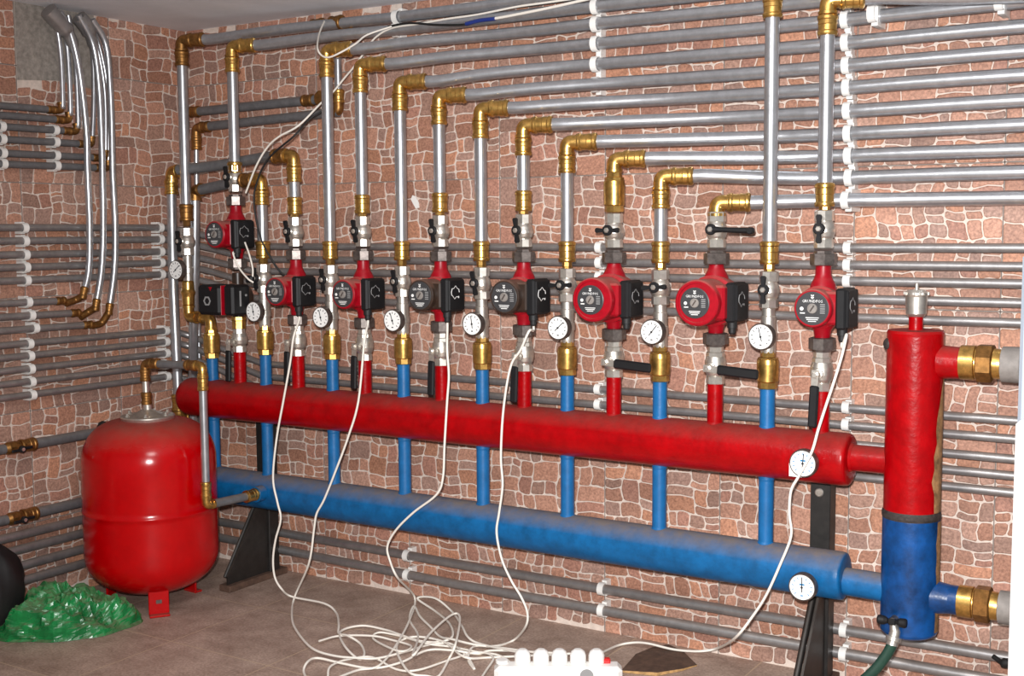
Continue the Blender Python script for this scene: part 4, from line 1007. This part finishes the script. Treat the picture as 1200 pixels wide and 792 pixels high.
# ceiling cables
cord([P(a, b, d_) for a, b, d_ in [(288, 226, .24), (300, 195, .245), (313, 173, .24), (327, 160, .24), (350, 147, .22), (375, 122, .17), (390, 108, .12), (404, 91, .1), (415, 78, .1), (428, 60, .09), (440, 44, .088), (459, 33, .085), (490, 28, .085), (525, 22, .085), (560, 17, .085), (605, 8, .085), (640, 3, .085), (690, -4, .085)]], 'white cable rising from the corner valves and running along the ceiling pipes', r=.0032, group='cables along the top pipes')
cord([P(a, b, d_) for a, b, d_ in [(380, 25, .09), (374, 40, .16), (372, 56, .235), (377, 65, .24), (386, 67, .24), (400, 61, .23), (417, 51, .19), (430, 41, .15), (459, 31, .11)]], 'white cable loop hooked round the brass elbow of the second back wall riser', r=.003, group='cables along the top pipes')
t = thing('spliced_cable', 'black cable with a blue taped splice lying on the second pipe from the ceiling', 'cable', P(459, 29, .09))
MB().tube(catmull([P(a, b, .092) for a, b in [(455, 31), (480, 27), (510, 29), (540, 29), (556, 26)]], 6), .0034, 8).build('black_lead', M_BLACKR, t)
MB().tube(catmull([P(a, b, .094) for a, b in [(546, 28), (562, 24), (580, 22)]], 6), .006, 10).build('blue_tape', M_BLUEC, t)
MB().tube(catmull([P(a, b, .092) for a, b in [(578, 22), (600, 18), (640, 10), (680, 1), (720, -8)]], 6), .0042, 8).build('white_lead', M_CORD, t)
cord([P(a, b, d_) for a, b, d_ in [(382, 128, .16), (362, 140, .19), (345, 159, .23), (321, 179, .24), (310, 193, .243), (303, 208, .243), (297.5, 231, .243), (301, 261, .243), (308, 285, .235), (316, 300, .22), (328, 318, .2), (340, 330, .17)]], 'black cable sagging from the risers down past the first gauge column', r=.0032, m=M_BLACKR, group='black cables')

# ------------------------------------------------------------------ power strip
t = thing('power_strip', 'white multi socket power strip on the floor at the bottom edge', 'power strip', s0)
MB().box(s0+su*.0+zv*.024, (SLEN, .062, .042), .012, axes=(su, sv, zv)).build('housing', M_WHITE, t)
MB().lathe(s0-su*.15+sv*.012+zv*.044, zv, [(0, .017), (.008, .017), (.009, .014)], 18).build('socket_rim', M_WHITE, t)
sw = MB().box(s0+su*.128+sv*.012+zv*.049, (.024, .02, .016), .003, axes=(su, sv, zv)).build('rocker_switch', M_SWITCH, t, 'red rocker switch')
MB().lathe(s0+su*.075-sv*.031+zv*.024, -sv, [(0, .018), (.0012, .018)], 20).build('round_sticker', M_GREYM, t)
PN = ['leftmost', 'second from left', 'middle', 'second from right', 'rightmost']
for k, p in enumerate(plug_pos):
    tp = thing('power_plug', f'white plug in the power strip, {PN[k]} of five', 'plug', p+zv*.044, 'plugs in the power strip')
    b = MB(); b.lathe(p+zv*.043, zv, [(0, .019), (.004, .0215), (.022, .0215), (.032, .018), (.038, .010), (.039, 0)], 24)
    b.build('plug_body', M_WHITE, tp)
    MB().tube([p+zv*.062+sv*.012, p+zv*.060+sv*.030], [.008, .0045], 10).build('cord_sleeve', M_WHITE, tp)

# ------------------------------------------------------------------ floor clutter
def blob(c, rx, ry, h, seed, nu=96, nv=34, ang=0.):
    from mathutils import noise
    vs = []; fs = []; so = V((seed*3.1, seed*1.7, 0))
    for j in range(nv+1):
        t_ = j/nv
        for i in range(nu):
            a = 2*PI*i/nu; r_ = math.cos(t_*PI/2)**.75; zz = math.sin(t_*PI/2)**.9
            p = V((rx*r_*math.cos(a), ry*r_*math.sin(a), h*zz))
            n1 = noise.noise(p*11+so); n2 = abs(noise.noise(p*26+so*2)); n3 = abs(noise.noise(p*60+so))
            k = 1+.15*n1-.08*n2-.03*n3
            if j == 0: k = 1+.14*n1
            x_, y_ = p.x*k, p.y*k; ca_, sa_ = math.cos(ang), math.sin(ang)
            z_ = max(0, p.z*(1+.4*n1-.34*n2-.2*n3)) if j else 0
            vs.append(V(c)+V((x_*ca_-y_*sa_, x_*sa_+y_*ca_, z_)))
    for j in range(nv):
        for i in range(nu):
            i2 = (i+1) % nu; fs.append((j*nu+i, j*nu+i2, (j+1)*nu+i2, (j+1)*nu+i))
    m = MB().add(vs, fs, False)
    m.add(vs[:nu], [tuple(range(nu))[::-1]], False)
    return m
o = blob((.255, -.800, .001), .215, .160, .118, 11, 110, 36, math.radians(40)).build('plastic_bag', M_BAG); tag(o, 'crumpled green plastic bag lying on the floor in front of the tank', 'bag')
sk = MB().lathe((.128, -.965, 0), (0, 0, 1), [(.0, .001), (.001, .05), (.02, .065), (.045, .08), (.07, .09), (.10, .098), (.13, .102), (.16, .102), (.18, .098), (.21, .09), (.23, .08), (.26, .05), (.275, .03), (.29, .035), (.291, .001)], 32, soft=True)
for i_, v in enumerate(sk.v):
    a = math.atan2(v.y+.965, v.x-.128); q = 1+.05*math.sin(a*7+v.z*30)+.03*math.sin(a*13)
    sk.v[i_] = V((.128+(v.x-.128)*q, -.965+(v.y+.965)*q, v.z))
o = sk.build('black_sack', M_BLACKR); tag(o, 'black rounded sack cut by the left edge of the photo, beside the green bag', 'sack')
pl = [(728, 788), (745, 770), (765, 759), (783, 757), (800, 766), (817, 780), (800, 786), (770, 792)]
b = MB(); n = len(pl); bot = [G(a, c_, .001) for a, c_ in pl]; top = [p+V((0, 0, .006+.004*math.sin(i*2.1))) for i, p in enumerate(bot)]
ctr = sum(top, V((0, 0, 0)))/n+V((0, 0, .006))
b.add(bot+top+[ctr], [tuple(range(n))[::-1]]+[(n+i, n+(i+1) % n, 2*n) for i in range(n)], False)
t = thing('broken_board', 'dark brown broken flat board on the floor right of the power strip', 'board', bot[0])
b.build('board_face', M_BOARD, t)
b = MB(); b.add(bot+top, [(i, (i+1) % n, n+(i+1) % n, n+i) for i in range(n)], False); b.build('torn_edge', M_TAN, t, 'tan torn edge')
ps = P(487, 236, .004)
o = MB().prism([ps+V((-.012, 0, .02)), ps+V((-.018, 0, .006)), ps+V((0, 0, -.022)), ps+V((.014, 0, -.02)), ps+V((.012, 0, -.004)), ps+V((0, 0, .016))], (0, -1, 0), -.002, .001).build('paper_scrap', M_WHITE)
tag(o, 'small torn white paper scrap stuck to the brick tiles between two risers', 'paper')

# ------------------------------------------------------------------ light
def lamp(name, typ, loc, energy, color=(1, 1, 1), **k):
    l = bpy.data.lights.new(name, typ); l.energy = energy; l.color = color
    for a, b_ in k.items(): setattr(l, a, b_)
    o = bpy.data.objects.new(name, l); COL.objects.link(o); o.location = loc; return o
fl_ = lamp('camera_flash', 'SPOT', CAM+up*.10-rt*.03-fw*.02, 535, (1, .99, .985), shadow_soft_size=.03, spot_size=math.radians(89), spot_blend=1.0)
fl_.rotation_euler = ray(800, 420).to_track_quat('-Z', 'Y').to_euler()
a = lamp('added_ceiling_fill', 'AREA', (2.3, -2.0, CEIL-.03), 25, (1, .98, .95), size=.5)  # unseen fill light added below the ceiling to lift the ambient level
w = bpy.data.worlds.new('room_ambient'); SC.world = w; w.use_nodes = True
w.node_tree.nodes['Background'].inputs[0].default_value = (1, .99, .98, 1); w.node_tree.nodes['Background'].inputs[1].default_value = .22

SC.view_settings.view_transform = 'Standard'; SC.view_settings.look = 'None'; SC.view_settings.gamma = 1; SC.view_settings.exposure = 0
SC.view_settings.use_curve_mapping = False
for o in bpy.data.objects:
    if '_b' in o: del o['_b']
